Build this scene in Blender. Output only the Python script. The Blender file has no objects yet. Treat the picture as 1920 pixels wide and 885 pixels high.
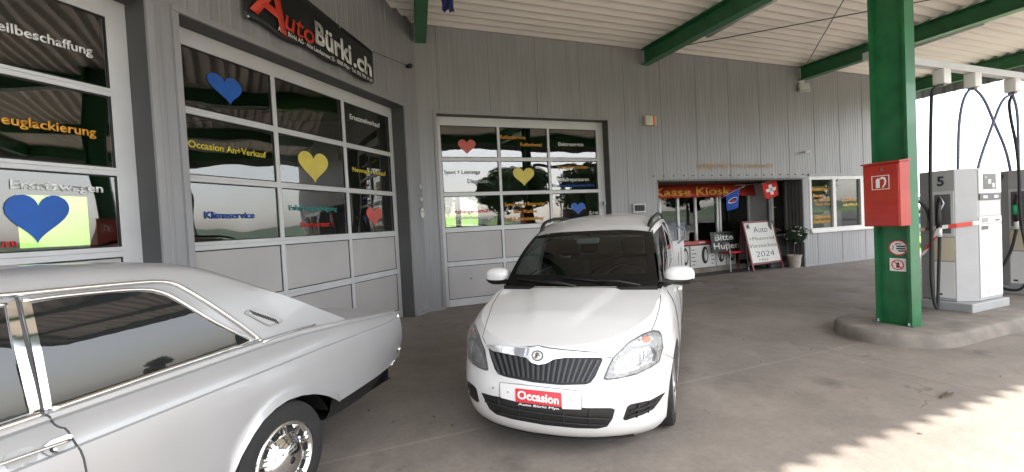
import bpy, bmesh, math, random
from mathutils import Vector, Matrix
from mathutils.bvhtree import BVHTree
from mathutils.geometry import delaunay_2d_cdt
R = math.radians
rnd = random.Random(7)
S = bpy.context.scene
col = S.collection

# ------------------------------------------------------------------ camera
EYE = Vector((0, 0, 1.6)); FPX = 850.0
_p, _r = R(-1.6), R(2.93)
_F = Vector((0, math.cos(_p), math.sin(_p)))
_R0 = Vector((1, 0, 0)); _U0 = _R0.cross(_F)
CR = _R0*math.cos(_r) - _U0*math.sin(_r)
CU = _U0*math.cos(_r) + _R0*math.sin(_r)
cd = bpy.data.cameras.new('camera'); cam = bpy.data.objects.new('camera', cd); col.objects.link(cam)
m3 = Matrix((CR, CU, -_F)).transposed()
cam.matrix_world = Matrix.Translation(EYE) @ m3.to_4x4()
cd.sensor_width = 36; cd.lens = 36*FPX/1920; cd.clip_end = 4000; cd.clip_start = 0.02
S.camera = cam
def ray(u, v):
    return _F + CR*((u-960)/FPX) - CU*((v-442.5)/FPX)

# ------------------------------------------------------------------ sky, sun, exposure
TH2, TH1 = 68.5, 18.8
RZ2, RZ1 = R(90-TH2), R(90-TH1)
SUN_EL = 54
az = RZ2 + R(-90+28)             # heading towards the sun in the ground plane (math angle from +X)
sun_dir = Vector((math.cos(az)*math.cos(R(SUN_EL)), math.sin(az)*math.cos(R(SUN_EL)), math.sin(R(SUN_EL))))
w = bpy.data.worlds.new('World'); S.world = w; w.use_nodes = True
nt = w.node_tree; nt.nodes.clear()
sky = nt.nodes.new('ShaderNodeTexSky'); sky.sky_type = 'NISHITA'; sky.sun_disc = False
sky.sun_elevation = R(SUN_EL); sky.sun_rotation = R(90)-az
sky.air_density = 1.0; sky.dust_density = 2.0; sky.ozone_density = 1.0
bg = nt.nodes.new('ShaderNodeBackground'); bg.inputs['Strength'].default_value = 0.15
ow = nt.nodes.new('ShaderNodeOutputWorld')
hz = nt.nodes.new('ShaderNodeHueSaturation'); hz.inputs['Saturation'].default_value = .35      # milky summer sky
nt.links.new(sky.outputs[0], hz.inputs['Color']); nt.links.new(hz.outputs[0], bg.inputs[0]); nt.links.new(bg.outputs[0], ow.inputs[0])
sl = bpy.data.lights.new('sun', 'SUN'); sl.energy = 2.5; sl.angle = R(.8); sl.color = (1, .95, .88)
sun = bpy.data.objects.new('sun', sl); col.objects.link(sun)
sun.rotation_euler = sun_dir.to_track_quat('Z', 'Y').to_euler()
S.view_settings.view_transform = 'Standard'; S.view_settings.look = 'None'
S.view_settings.exposure = 2.38; S.view_settings.gamma = 1
S.cycles.max_bounces = 10; S.cycles.transparent_max_bounces = 24; S.cycles.diffuse_bounces = 5
S.cycles.glossy_bounces = 5; S.cycles.caustics_reflective = False; S.cycles.caustics_refractive = False
S.cycles.use_denoising = True

# ------------------------------------------------------------------ materials
def mat(name, c, rough=.5, metal=0., coat=0., var=0., vscale=4., bump=0., bscale=40., spec=.5, stretch=None, streak=0.):
    m = bpy.data.materials.new(name); m.use_nodes = True
    n = m.node_tree.nodes; L = m.node_tree.links; b = n['Principled BSDF']
    b.inputs['Base Color'].default_value = (*c, 1); b.inputs['Roughness'].default_value = rough
    b.inputs['Metallic'].default_value = metal; b.inputs['Specular IOR Level'].default_value = spec
    if coat: b.inputs['Coat Weight'].default_value = coat; b.inputs['Coat Roughness'].default_value = .04
    tc = n.new('ShaderNodeTexCoord'); src = tc.outputs['Object']
    if stretch:
        mp = n.new('ShaderNodeMapping'); mp.inputs['Scale'].default_value = stretch
        L.new(src, mp.inputs[0]); src = mp.outputs[0]
    if var:
        t = n.new('ShaderNodeTexNoise'); t.inputs['Scale'].default_value = vscale; t.inputs['Detail'].default_value = 6
        L.new(src, t.inputs['Vector'])
        mr = n.new('ShaderNodeMapRange'); mr.inputs[1].default_value = .3; mr.inputs[2].default_value = .7
        mr.inputs[3].default_value = 1-var; mr.inputs[4].default_value = 1+var
        L.new(t.outputs[0], mr.inputs[0])
        mx = n.new('ShaderNodeVectorMath'); mx.operation = 'SCALE'; mx.inputs[0].default_value = c
        L.new(mr.outputs[0], mx.inputs['Scale']); L.new(mx.outputs[0], b.inputs['Base Color'])
        r2 = n.new('ShaderNodeMapRange'); r2.inputs[1].default_value = .3; r2.inputs[2].default_value = .7
        r2.inputs[3].default_value = max(.02, rough-.5*var*rough); r2.inputs[4].default_value = min(1, rough+.5*var*rough)
        L.new(t.outputs[0], r2.inputs[0]); L.new(r2.outputs[0], b.inputs['Roughness'])
    if bump:
        t = n.new('ShaderNodeTexNoise'); t.inputs['Scale'].default_value = bscale; t.inputs['Detail'].default_value = 4
        L.new(src, t.inputs['Vector'])
        bp = n.new('ShaderNodeBump'); bp.inputs['Strength'].default_value = bump; bp.inputs['Distance'].default_value = .01
        L.new(t.outputs[0], bp.inputs['Height']); L.new(bp.outputs[0], b.inputs['Normal'])
    return m

def glass(name, tint=(.8, .85, .84), wob=0., wscale=1.5, f0=.04, rough=.005, solid=None):
    """thin pane: see-through at right angles, mirror-like at grazing ones"""
    m = bpy.data.materials.new(name); m.use_nodes = True
    n = m.node_tree.nodes; L = m.node_tree.links; n.clear()
    o = n.new('ShaderNodeOutputMaterial'); mx = n.new('ShaderNodeMixShader')
    if solid:
        tr = n.new('ShaderNodeBsdfDiffuse'); tr.inputs[0].default_value = (*solid, 1)
    else:
        tr = n.new('ShaderNodeBsdfTransparent'); tr.inputs[0].default_value = (*tint, 1)
    gl = n.new('ShaderNodeBsdfGlossy'); gl.inputs['Roughness'].default_value = rough; gl.inputs[0].default_value = (1, 1, 1, 1)
    lw = n.new('ShaderNodeLayerWeight'); lw.inputs['Blend'].default_value = .5
    pw = n.new('ShaderNodeMath'); pw.operation = 'POWER'; pw.inputs[1].default_value = 5
    ma = n.new('ShaderNodeMath'); ma.operation = 'MULTIPLY_ADD'; ma.inputs[1].default_value = 1-f0; ma.inputs[2].default_value = f0
    L.new(lw.outputs['Facing'], pw.inputs[0]); L.new(pw.outputs[0], ma.inputs[0]); L.new(ma.outputs[0], mx.inputs[0])
    L.new(tr.outputs[0], mx.inputs[1]); L.new(gl.outputs[0], mx.inputs[2]); L.new(mx.outputs[0], o.inputs[0])
    if wob:
        tc = n.new('ShaderNodeTexCoord'); t = n.new('ShaderNodeTexNoise'); t.inputs['Scale'].default_value = wscale; t.inputs['Detail'].default_value = 1
        L.new(tc.outputs['Object'], t.inputs['Vector'])
        bp = n.new('ShaderNodeBump'); bp.inputs['Strength'].default_value = wob; bp.inputs['Distance'].default_value = .05
        L.new(t.outputs[0], bp.inputs['Height']); L.new(bp.outputs[0], gl.inputs['Normal'])
    return m

M = dict(
    clad=mat('grey_cladding', (.292, .291, .300), .45, .05, var=.10, vscale=1.2, stretch=(6, 6, .5)),
    clad_trim=mat('grey_trim', (.30, .297, .303), .45, .05, var=.08, vscale=3),
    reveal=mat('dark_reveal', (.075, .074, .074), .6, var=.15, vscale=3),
    alu=mat('door_aluminium', (.62, .62, .625), .42, .1, var=.07, vscale=2),
    panel=mat('door_panel', (.47, .453, .445), .55, 0, var=.07, vscale=1.5, bump=.05, bscale=300),
    pane=glass('door_pane', (.80, .79, .77), wob=.13, wscale=1.3, f0=.08),
    kpane=glass('shop_pane', (.8, .82, .8), wob=.03, wscale=1.0, f0=.04),
    roof=mat('roof_sheet', (.78, .745, .68), .7, var=.10, vscale=.9, stretch=(.3, 2, 1)),
    green=mat('green_steel', (.012, .125, .042), .42, 0, coat=.15, var=.22, vscale=5, bump=.06, bscale=25),
    concrete_kerb=mat('kerb_concrete', (.20, .175, .15), .85, var=.30, vscale=4, bump=.5, bscale=60),
    black=mat('black', (.012, .012, .012), .5),
    blackgloss=mat('black_gloss', (.006, .006, .006), .25, spec=.25),
    rubber=mat('rubber', (.016, .016, .016), .75, var=.2, vscale=8),
    tyre=mat('tyre_rubber', (.018, .018, .018), .8, var=.25, vscale=14, bump=.3, bscale=90),
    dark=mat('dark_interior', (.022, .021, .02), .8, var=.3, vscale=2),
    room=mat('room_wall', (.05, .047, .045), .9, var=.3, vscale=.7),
    white=mat('white_plastic', (.70, .69, .67), .4, var=.05, vscale=3),
    whiteframe=mat('white_window_frame', (.72, .71, .69), .35, var=.05, vscale=3),
    grey=mat('mid_grey', (.33, .33, .33), .5, var=.08, vscale=4),
    lgrey=mat('light_grey', (.52, .52, .52), .45, var=.05, vscale=3),
    dgrey=mat('dark_grey', (.10, .10, .105), .5, var=.1, vscale=5),
    pump=mat('pump_side', (.36, .36, .365), .42, coat=.2, var=.06, vscale=4),
    pumpw=mat('pump_white', (.74, .73, .71), .4, coat=.2, var=.05, vscale=3),
    red=mat('red_paint', (.40, .028, .018), .4, coat=.2, var=.10, vscale=5),
    redcloth=mat('red_cloth', (.62, .03, .03), .8, var=.1, vscale=6),
    bluecloth=mat('blue_cloth', (.012, .075, .40), .8, var=.15, vscale=6),
    navy=mat('navy_cloth', (.012, .02, .10), .8, var=.2, vscale=8),
    W=mat('white_letter', (.78, .78, .76), .5), O=mat('orange_letter', (.66, .31, .035), .5), Y=mat('yellow_letter', (.70, .58, .06), .5),
    B=mat('blue_letter', (.018, .085, .40), .5), T=mat('teal_letter', (.03, .26, .25), .5), Rl=mat('red_letter', (.60, .025, .02), .5),
    G=mat('grey_letter', (.40, .40, .42), .5),
    hB=mat('blue_heart', (.012, .10, .42), .5, var=.12, vscale=6), hY=mat('yellow_heart', (.66, .54, .10), .5, var=.10, vscale=6), hR=mat('red_heart', (.58, .11, .085), .5, var=.12, vscale=6),
    banner=mat('black_banner', (.010, .0095, .010), .42, var=.3, vscale=2),
    bannerred=mat('banner_red', (.62, .045, .02), .5),
    chrome=mat('chrome', (.82, .82, .82), .07, 1.),
    alloy=mat('wheel_silver', (.50, .50, .50), .28, .8),
    steel=mat('steel', (.35, .35, .35), .4, .8, var=.15, vscale=8),
    wpaint=mat('white_car_paint', (.75, .74, .725), .28, coat=.6, var=.02, vscale=2),
    spaint=mat('silver_car_paint', (.385, .387, .393), .32, .30, coat=.5, var=.03, vscale=3),
    carglass=glass('car_glass', (.36, .40, .39), f0=.045),
    tint=glass('dark_car_glass', f0=.07, solid=(.016, .016, .017)),
    lens=glass('lamp_lens', (.9, .9, .9), f0=.03),
    amber=mat('amber_lens', (.55, .14, .03), .25, coat=.4),
    taill=mat('red_lens', (.30, .02, .012), .2, coat=.5),
    signred=mat('sign_red', (.62, .035, .045), .4),
    awn=mat('awning_red', (.42, .035, .018), .6, var=.2, vscale=4), awnO=mat('awning_orange', (.78, .34, .05), .6),
    paper=mat('paper', (.70, .69, .66), .7, var=.04, vscale=4), ink=mat('ink', (.03, .03, .035), .7),
    frame_red=mat('brown_red_frame', (.17, .03, .03), .5),
    terracotta=mat('pale_pot', (.40, .35, .30), .8, var=.15, vscale=8),
    bark=mat('bark', (.10, .075, .05), .9, var=.3, vscale=8), leaf=mat('leaf', (.035, .075, .022), .7, var=.5, vscale=1.5),
    darkleaf=mat('dark_leaf', (.022, .045, .02), .6, var=.4, vscale=12), blossom=mat('blossom', (.72, .72, .68), .7),
    grass=mat('grass', (.095, .19, .022), .9, var=.25, vscale=.25),
    skin=mat('skin', (.45, .28, .2), .6), cloth=mat('grey_shirt', (.32, .31, .30), .8, var=.1, vscale=6),
    tapeW=mat('tape_white', (.75, .73, .7), .5), tapeR=mat('tape_red', (.65, .05, .03), .5),
    ghost=mat('ghost_letter', (.52, .30, .13), .6), cream=mat('cream_plastic', (.60, .54, .40), .45), orange=mat('orange_lens', (.75, .16, .02), .35, coat=.3),
    blind=mat('window_poster', (.50, .36, .06), .6, var=.35, vscale=14),
    gap=mat('panel_gap', (.05, .05, .05), .8), screen=mat('lcd', (.05, .055, .05), .25), glim=mat('glimpse_blue', (.05, .12, .5), .4, coat=.3),
)

def concrete_mat():
    m = bpy.data.materials.new('forecourt_concrete'); m.use_nodes = True
    n = m.node_tree.nodes; L = m.node_tree.links; b = n['Principled BSDF']
    tc = n.new('ShaderNodeTexCoord')
    def noise(sc, det=6, rough=.6):
        t = n.new('ShaderNodeTexNoise'); t.inputs['Scale'].default_value = sc; t.inputs['Detail'].default_value = det; t.inputs['Roughness'].default_value = rough
        L.new(tc.outputs['Object'], t.inputs['Vector']); return t.outputs[0]
    def rng(x, a, bb, c, d):
        k = n.new('ShaderNodeMapRange'); k.inputs[1].default_value = a; k.inputs[2].default_value = bb; k.inputs[3].default_value = c; k.inputs[4].default_value = d
        L.new(x, k.inputs[0]); return k.outputs[0]
    def mul(x, y):
        k = n.new('ShaderNodeMath'); k.operation = 'MULTIPLY'; L.new(x, k.inputs[0]); L.new(y, k.inputs[1]); return k.outputs[0]
    v = mul(rng(noise(.35, 4), .35, .7, .84, 1.14), rng(noise(2.3, 8, .7), .3, .7, .88, 1.1))
    v = mul(v, rng(noise(140, 2), .3, .7, .86, 1.12)); v = mul(v, rng(noise(22, 5, .7), .32, .68, .90, 1.08)); v = mul(v, rng(noise(.9, 7, .75), .42, .62, .86, 1.06))
    # oil spots
    vo = n.new('ShaderNodeTexVoronoi'); vo.inputs['Scale'].default_value = .9; vo.inputs['Randomness'].default_value = 1
    ad = n.new('ShaderNodeVectorMath'); ad.operation = 'ADD'
    tn = n.new('ShaderNodeTexNoise'); tn.inputs['Scale'].default_value = 5; L.new(tc.outputs['Object'], tn.inputs['Vector'])
    sc = n.new('ShaderNodeVectorMath'); sc.operation = 'SCALE'; sc.inputs['Scale'].default_value = .35
    L.new(tn.outputs[1], sc.inputs[0]); L.new(tc.outputs['Object'], ad.inputs[0]); L.new(sc.outputs[0], ad.inputs[1]); L.new(ad.outputs[0], vo.inputs['Vector'])
    v = mul(v, rng(vo.outputs['Distance'], .03, .17, .52, 1.0))
    v4 = n.new('ShaderNodeTexVoronoi'); v4.inputs['Scale'].default_value = 3.1; L.new(ad.outputs[0], v4.inputs['Vector'])
    v = mul(v, rng(v4.outputs['Distance'], .03, .10, .70, 1.0))
    # hairline cracks
    v2 = n.new('ShaderNodeTexVoronoi'); v2.feature = 'DISTANCE_TO_EDGE'; v2.inputs['Scale'].default_value = .42
    L.new(ad.outputs[0], v2.inputs['Vector'])
    gate = rng(noise(.5, 2), .52, .56, 1.0, 0.0)
    cr = rng(v2.outputs['Distance'], .0, .006, .62, 1.0)
    k = n.new('ShaderNodeMath'); k.operation = 'MAXIMUM'; L.new(cr, k.inputs[0]); L.new(gate, k.inputs[1])
    v = mul(v, k.outputs[0])
    # casting joints across and along the yard
    sp = n.new('ShaderNodeSeparateXYZ'); L.new(tc.outputs['Object'], sp.inputs[0])
    def joint(ax, pos, width):
        a = n.new('ShaderNodeMath'); a.operation = 'ADD'; a.inputs[1].default_value = -pos; L.new(sp.outputs[ax], a.inputs[0])
        bb = n.new('ShaderNodeMath'); bb.operation = 'ABSOLUTE'; L.new(a.outputs[0], bb.inputs[0])
        return rng(bb.outputs[0], width*.5, width, 1.22, 1.0)
    v = mul(v, joint(1, -5.22, .022)); v = mul(v, joint(0, 3.35, .014)); v = mul(v, joint(0, -2.1, .014)); v = mul(v, joint(1, -10.4, .022))
    mx = n.new('ShaderNodeVectorMath'); mx.operation = 'SCALE'; mx.inputs[0].default_value = (.262, .228, .198)
    L.new(v, mx.inputs['Scale']); L.new(mx.outputs[0], b.inputs['Base Color'])
    L.new(rng(noise(1.3, 5), .3, .7, .5, .82), b.inputs['Roughness'])
    bp = n.new('ShaderNodeBump'); bp.inputs['Strength'].default_value = .5; bp.inputs['Distance'].default_value = .004
    L.new(noise(90, 4), bp.inputs['Height']); L.new(bp.outputs[0], b.inputs['Normal'])
    return m
M['concrete'] = concrete_mat()

# ------------------------------------------------------------------ helpers
class MB:
    def __init__(s): s.v = []; s.f = []
    def add(s, vs, fs):
        k = len(s.v); s.v += [tuple(p) for p in vs]; s.f += [tuple(i+k for i in f) for f in fs]
    def box(s, a, b):
        (x0, y0, z0), (x1, y1, z1) = a, b
        s.add([(x0, y0, z0), (x1, y0, z0), (x1, y1, z0), (x0, y1, z0), (x0, y0, z1), (x1, y0, z1), (x1, y1, z1), (x0, y1, z1)],
              [(0, 3, 2, 1), (4, 5, 6, 7), (0, 1, 5, 4), (1, 2, 6, 5), (2, 3, 7, 6), (3, 0, 4, 7)])
    def grid(s, P, closed=False):
        n, m_ = len(P), len(P[0]); k = len(s.v)
        for row in P: s.v += [tuple(p) for p in row]
        for i in range(n-1):
            for j in range(m_-1 + (1 if closed else 0)):
                j2 = (j+1) % m_
                s.f.append((k+i*m_+j, k+i*m_+j2, k+(i+1)*m_+j2, k+(i+1)*m_+j))
    def tube(s, pts, r, seg=8, cap=True, closed=False):
        pts = [Vector(p) for p in pts]; rows = []; n = len(pts)
        rr = r if isinstance(r, (list, tuple)) else [r]*n
        prev = None
        for i, p in enumerate(pts):
            if closed: d = (pts[(i+1) % n]-pts[i-1])
            else: d = pts[min(i+1, n-1)]-pts[max(i-1, 0)]
            d.normalize()
            if prev is None:
                a = Vector((0, 0, 1)) if abs(d.z) < .9 else Vector((1, 0, 0))
                x = d.cross(a).normalized()
            else:
                x = (prev - d*prev.dot(d)).normalized()
            prev = x; y = d.cross(x)
            rows.append([p+(x*math.cos(2*math.pi*j/seg)+y*math.sin(2*math.pi*j/seg))*rr[i] for j in range(seg)])
        if closed: rows.append(rows[0])
        k = len(s.v); s.grid(rows, True)
        if cap and not closed:
            s.f.append(tuple(k+j for j in range(seg))[::-1]); s.f.append(tuple(k+(n-1)*seg+j for j in range(seg)))
    def lathe(s, prof, seg=32, axis='z', o=(0, 0, 0)):
        rows = []
        for j in range(seg+1):
            a = 2*math.pi*j/seg; row = []
            for r, h in prof:
                x, y = r*math.cos(a), r*math.sin(a)
                p = (x, y, h) if axis == 'z' else ((h, x, y) if axis == 'x' else (y, h, x))
                row.append((p[0]+o[0], p[1]+o[1], p[2]+o[2]))
            rows.append(row)
        s.grid(rows)
    def prism(s, pts, ex):
        """closed outline (3D points) pushed along the vector ex"""
        n = len(pts); ex = Vector(ex); a = [Vector(p) for p in pts]; b = [p+ex for p in a]
        nrm = Vector((0, 0, 0))
        for i in range(n): nrm += a[i].cross(a[(i+1) % n])
        if nrm.dot(ex) > 0: a, b = a[::-1], b[::-1]
        s.add(a+b, [tuple(range(n)), tuple(range(2*n-1, n-1, -1))] + [(i, i+n, (i+1) % n+n, (i+1) % n) for i in range(n)])
    def rbox(s, a, b, r=.02):
        """box with rounded vertical edges in plan plus a bevelled top"""
        (x0, y0, z0), (x1, y1, z1) = a, b
        def ring(ins, z):
            o = []
            for cx, cy, a0 in ((x1-r, y1-r, 0), (x0+r, y1-r, 90), (x0+r, y0+r, 180), (x1-r, y0+r, 270)):
                for k in range(4):
                    t = R(a0+k*30); o.append((cx+(r-ins)*math.cos(t), cy+(r-ins)*math.sin(t), z))
            return o
        rows = [ring(r*.9, z0), ring(r*.3, z0+r*.3), ring(0, z0+r), ring(0, z1-r), ring(r*.3, z1-r*.3), ring(r*.9, z1)]
        k = len(s.v); s.grid(rows, True); n = 16
        s.f.append(tuple(k+j for j in range(n))[::-1]); s.f.append(tuple(k+5*n+j for j in range(n)))
    def build(s, name, m, parent=None, smooth=False, xf=None, sharp=None, bevel=0.):
        me = bpy.data.meshes.new(name)
        me.from_pydata([xf(Vector(p)) for p in s.v] if xf else s.v, [], s.f)
        bm = bmesh.new(); bm.from_mesh(me)
        bmesh.ops.recalc_face_normals(bm, faces=bm.faces) if sharp == 'recalc' else None
        bm.to_mesh(me); bm.free()
        me.materials.append(M[m] if isinstance(m, str) else m)
        if smooth: me.polygons.foreach_set('use_smooth', [True]*len(me.polygons))
        o = bpy.data.objects.new(name, me); col.objects.link(o)
        if parent: o.parent = parent
        if smooth == 'angle':
            try: me.set_sharp_from_angle(angle=R(38))
            except Exception: pass
        if bevel:
            bv = o.modifiers.new('bevel', 'BEVEL'); bv.width = bevel; bv.segments = 2; bv.limit_method = 'ANGLE'; bv.angle_limit = R(50)
        return o

def empty(name, loc=(0, 0, 0), rz=0., label=None, cat=None, group=None):
    o = bpy.data.objects.new(name, None); o.empty_display_size = .2; col.objects.link(o)
    o.location = loc; o.rotation_euler = (0, 0, rz)
    return tag(o, label, cat, group)
def tag(o, label=None, cat=None, group=None, kind=None):
    if label: o['label'] = label
    if cat: o['category'] = cat
    if group: o['group'] = group
    if kind: o['kind'] = kind
    return o
def bx(name, a, b, m, parent=None, bevel=0., xf=None):
    q = MB(); q.box(a, b); return q.build(name, m, parent, bevel=bevel, xf=xf)
def interp(x, T):
    if x <= T[0][0]: return T[0][1]
    for (a, fa), (b, fb) in zip(T, T[1:]):
        if x <= b: return fa+(fb-fa)*(x-a)/(b-a)
    return T[-1][1]
def sstep(x, a, b):
    t = min(1, max(0, (x-a)/(b-a))); return t*t*(3-2*t)

O2 = Vector((-1.661, 8.620, 0))              # foot of the inner corner of the two facades
c2, s2 = math.cos(RZ2), math.sin(RZ2)
def P2(s, n, z=0.):                           # s along the far facade, n into the building
    return Vector((O2.x+c2*s-s2*n, O2.y+s2*s+c2*n, z))
DA = RZ1-RZ2; cD, sD = math.cos(DA), math.sin(DA)
def T1(p):                                    # (t along the near facade, depth, z) -> building frame
    return Vector((p.x*cD-p.y*sD, p.x*sD+p.y*cD, p.z))
def I2(p): return p

_tc = {}
def lettering(body, x0, x1, z, h, m, parent, y=-.002, xf=None, name='lettering', bold=0., th=.002, frame=None, shear=0., slope=0.):
    """text as a mesh in the plane y = const, from x0 to x1, capitals h tall"""
    cu = bpy.data.curves.new('t', 'FONT'); cu.body = body; cu.size = 1; cu.offset = bold; cu.extrude = 0; cu.shear = shear; cu.resolution_u = 3
    ob = bpy.data.objects.new('t', cu); col.objects.link(ob)
    me = bpy.data.meshes.new_from_object(ob.evaluated_get(bpy.context.evaluated_depsgraph_get()))
    bpy.data.objects.remove(ob); bpy.data.curves.remove(cu)
    xs = [v.co.x for v in me.vertices]; a, b = min(xs), max(xs)
    kx, kz = (x1-x0)/(b-a), h/.70
    bm = bmesh.new(); bm.from_mesh(me)
    r = bmesh.ops.extrude_face_region(bm, geom=bm.faces[:])
    nv = {v for v in r['geom'] if isinstance(v, bmesh.types.BMVert)}
    for v in bm.verts:
        x, yy = v.co.x, v.co.y
        px = x0+(x-a)*kx
        p = Vector((px, y-(th if v in nv else 0), z+yy*kz+slope*(px-x0)))
        v.co = xf(p) if xf else p
    bmesh.ops.recalc_face_normals(bm, faces=bm.faces)
    bm.to_mesh(me); bm.free()
    me.name = name; me.materials.clear(); me.materials.append(M[m] if isinstance(m, str) else m)
    o = bpy.data.objects.new(name, me); col.objects.link(o)
    if parent: o.parent = parent
    return o
def heart(cx, zt, wd, hd, tipx, m, parent, y, xf, th=.003):
    pts = []
    for k in range(36):
        t = 2*math.pi*k/36
        hx = 16*math.sin(t)**3/16; hz = (13*math.cos(t)-5*math.cos(2*t)-2*math.cos(3*t)-math.cos(4*t))
        q = (12-hz)/29
        pts.append((cx+hx*wd/2+(tipx-cx)*max(0, q)**1.2, y, zt-max(-.0, q)*hd))
    q = MB(); q.prism(pts, (0, -th, 0))
    return q.build('heart_sticker', m, parent, xf=xf)
# ================================================================== SETTING
q = MB(); q.add([(-900, -900, -.02), (900, -900, -.02), (900, 900, -.02), (-900, 900, -.02)], [(0, 1, 2, 3)])
tag(q.build('grass_field', 'grass'), kind='structure')
fc = MB()
NX, NY = 34, 30
fc.add([(-22, -34, 0), (30, -34, 0), (30, .4, 0), (-22, .4, 0)], [(0, 1, 2, 3)])
fo = fc.build('forecourt_ground', 'concrete'); fo.location = O2; fo.rotation_euler = (0, 0, RZ2); tag(fo, kind='structure')
rd = MB(); rd.add([(-300, -46, -.008), (300, -46, -.008), (300, -34.2, -.008), (-300, -34.2, -.008)], [(0, 1, 2, 3)])
M['asphalt'] = mat('asphalt', (.06, .06, .062), .85, var=.2, vscale=3)
ro = rd.build('road', 'asphalt'); ro.location = O2; ro.rotation_euler = (0, 0, RZ2); tag(ro, kind='structure')

pk = MB(); pk.add([(30, -140, -.012), (160, -140, -.012), (160, 12, -.012), (30, 12, -.012)], [(0, 1, 2, 3)])
po = pk.build('parking_ground', 'asphalt'); po.location = O2; po.rotation_euler = (0, 0, RZ2); tag(po, kind='structure')
# ------------------------------------------------------------------ garage building
ROOF = 5.47; WTOP = 5.9
bld = empty('garage_building', O2, RZ2, 'grey ribbed metal garage and shop building with black glazed workshop doors', 'building')
def cladding(x0, x1, z0, z1, holes, xf, name, pitch=.105):
    """vertical ribbed sheet from x0 to x1 with rectangular openings (xa, xb, za, zb)"""
    q = MB(); edges = sorted({x0, x1, *[h[0] for h in holes], *[h[1] for h in holes]})
    for a, b in zip(edges, edges[1:]):
        if b-a < .004: continue
        mid = (a+b)/2; hz = sorted((h[2], h[3]) for h in holes if h[0] < mid < h[1])
        spans = []; z = z0
        for p, r in hz:
            if p > z: spans.append((z, p))
            z = max(z, r)
        if z < z1: spans.append((z, z1))
        xs = []; k = 0
        n = max(1, round((b-a)/pitch)); w_ = (b-a)/n
        prof = []
        for i in range(n):
            s0 = a+i*w_; seam = (int(s0/pitch) % 10 == 3)
            d = -.0032 if not seam else -.010
            prof += [(s0, 0), (s0+w_*.62, 0), (s0+w_*.70, d), (s0+w_*.88, d), (s0+w_*.97, 0)]
        prof.append((b, 0))
        for za, zb in spans:
            q.grid([[(x, y, za) for x, y in prof], [(x, y, zb) for x, y in prof]])
    return q.build(name, 'clad', bld, xf=xf)

D2X0, D2X1, D1X0, D1X1 = -4.46, -.5, -8.72, -4.75
DTOP = 3.78
cladding(-12, 0, 0.03, WTOP, [(D2X0, D2X1, 0, DTOP), (D1X0, D1X1, 0, DTOP)], T1, 'facade_cladding', .125)
cladding(0, 15.62, 0.03, WTOP, [(.35, 4.2, 0, DTOP), (5.52, 10.37, 0, 2.40), (10.66, 13.45, .90, 2.48)], I2, 'facade_cladding')
# gable return at the far end and base flashing
q = MB(); q.grid([[(15.62, -.012+i*.11, z) for i in range(80)] for z in (0, WTOP)]); q.build('gable_wall', 'clad', bld)
for a, b in ((-12, D1X0), (D1X1, D2X0), (D2X1, -.03)): bx('base_flashing', (a, -.03, .0), (b, .0, .045), 'clad_trim', bld, xf=T1)
for a, b in ((.0, .35), (4.2, 5.52), (10.37, 15.62)): bx('base_flashing', (a, -.03, .0), (b, .0, .045), 'clad_trim', bld)
# screws above the shop front
q = MB()
for i in range(26): q.lathe([(0, -.03), (.012, -.028), (.012, 0)], 8, 'y', (5.4+i*.295, -.0, 2.53))
q.build('screw_row', 'dgrey', bld)

def opening_trim(x0, x1, z1, dep, xf, sill=False):
    q = MB()
    q.box((x0-.06, -.035, z1-.005), (x1+.06, .0, z1+.055))
    q.box((x0-.06, -.03, .0), (x0, .0, z1-.006)); q.box((x1, -.03, .0), (x1+.06, .0, z1-.006))
    q.build('opening_trim', 'clad_trim', bld, xf=xf)
    q = MB()
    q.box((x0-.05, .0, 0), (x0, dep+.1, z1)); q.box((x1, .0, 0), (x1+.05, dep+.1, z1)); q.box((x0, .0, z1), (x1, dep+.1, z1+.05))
    q.build('opening_reveal', 'reveal', bld, xf=xf)

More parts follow.
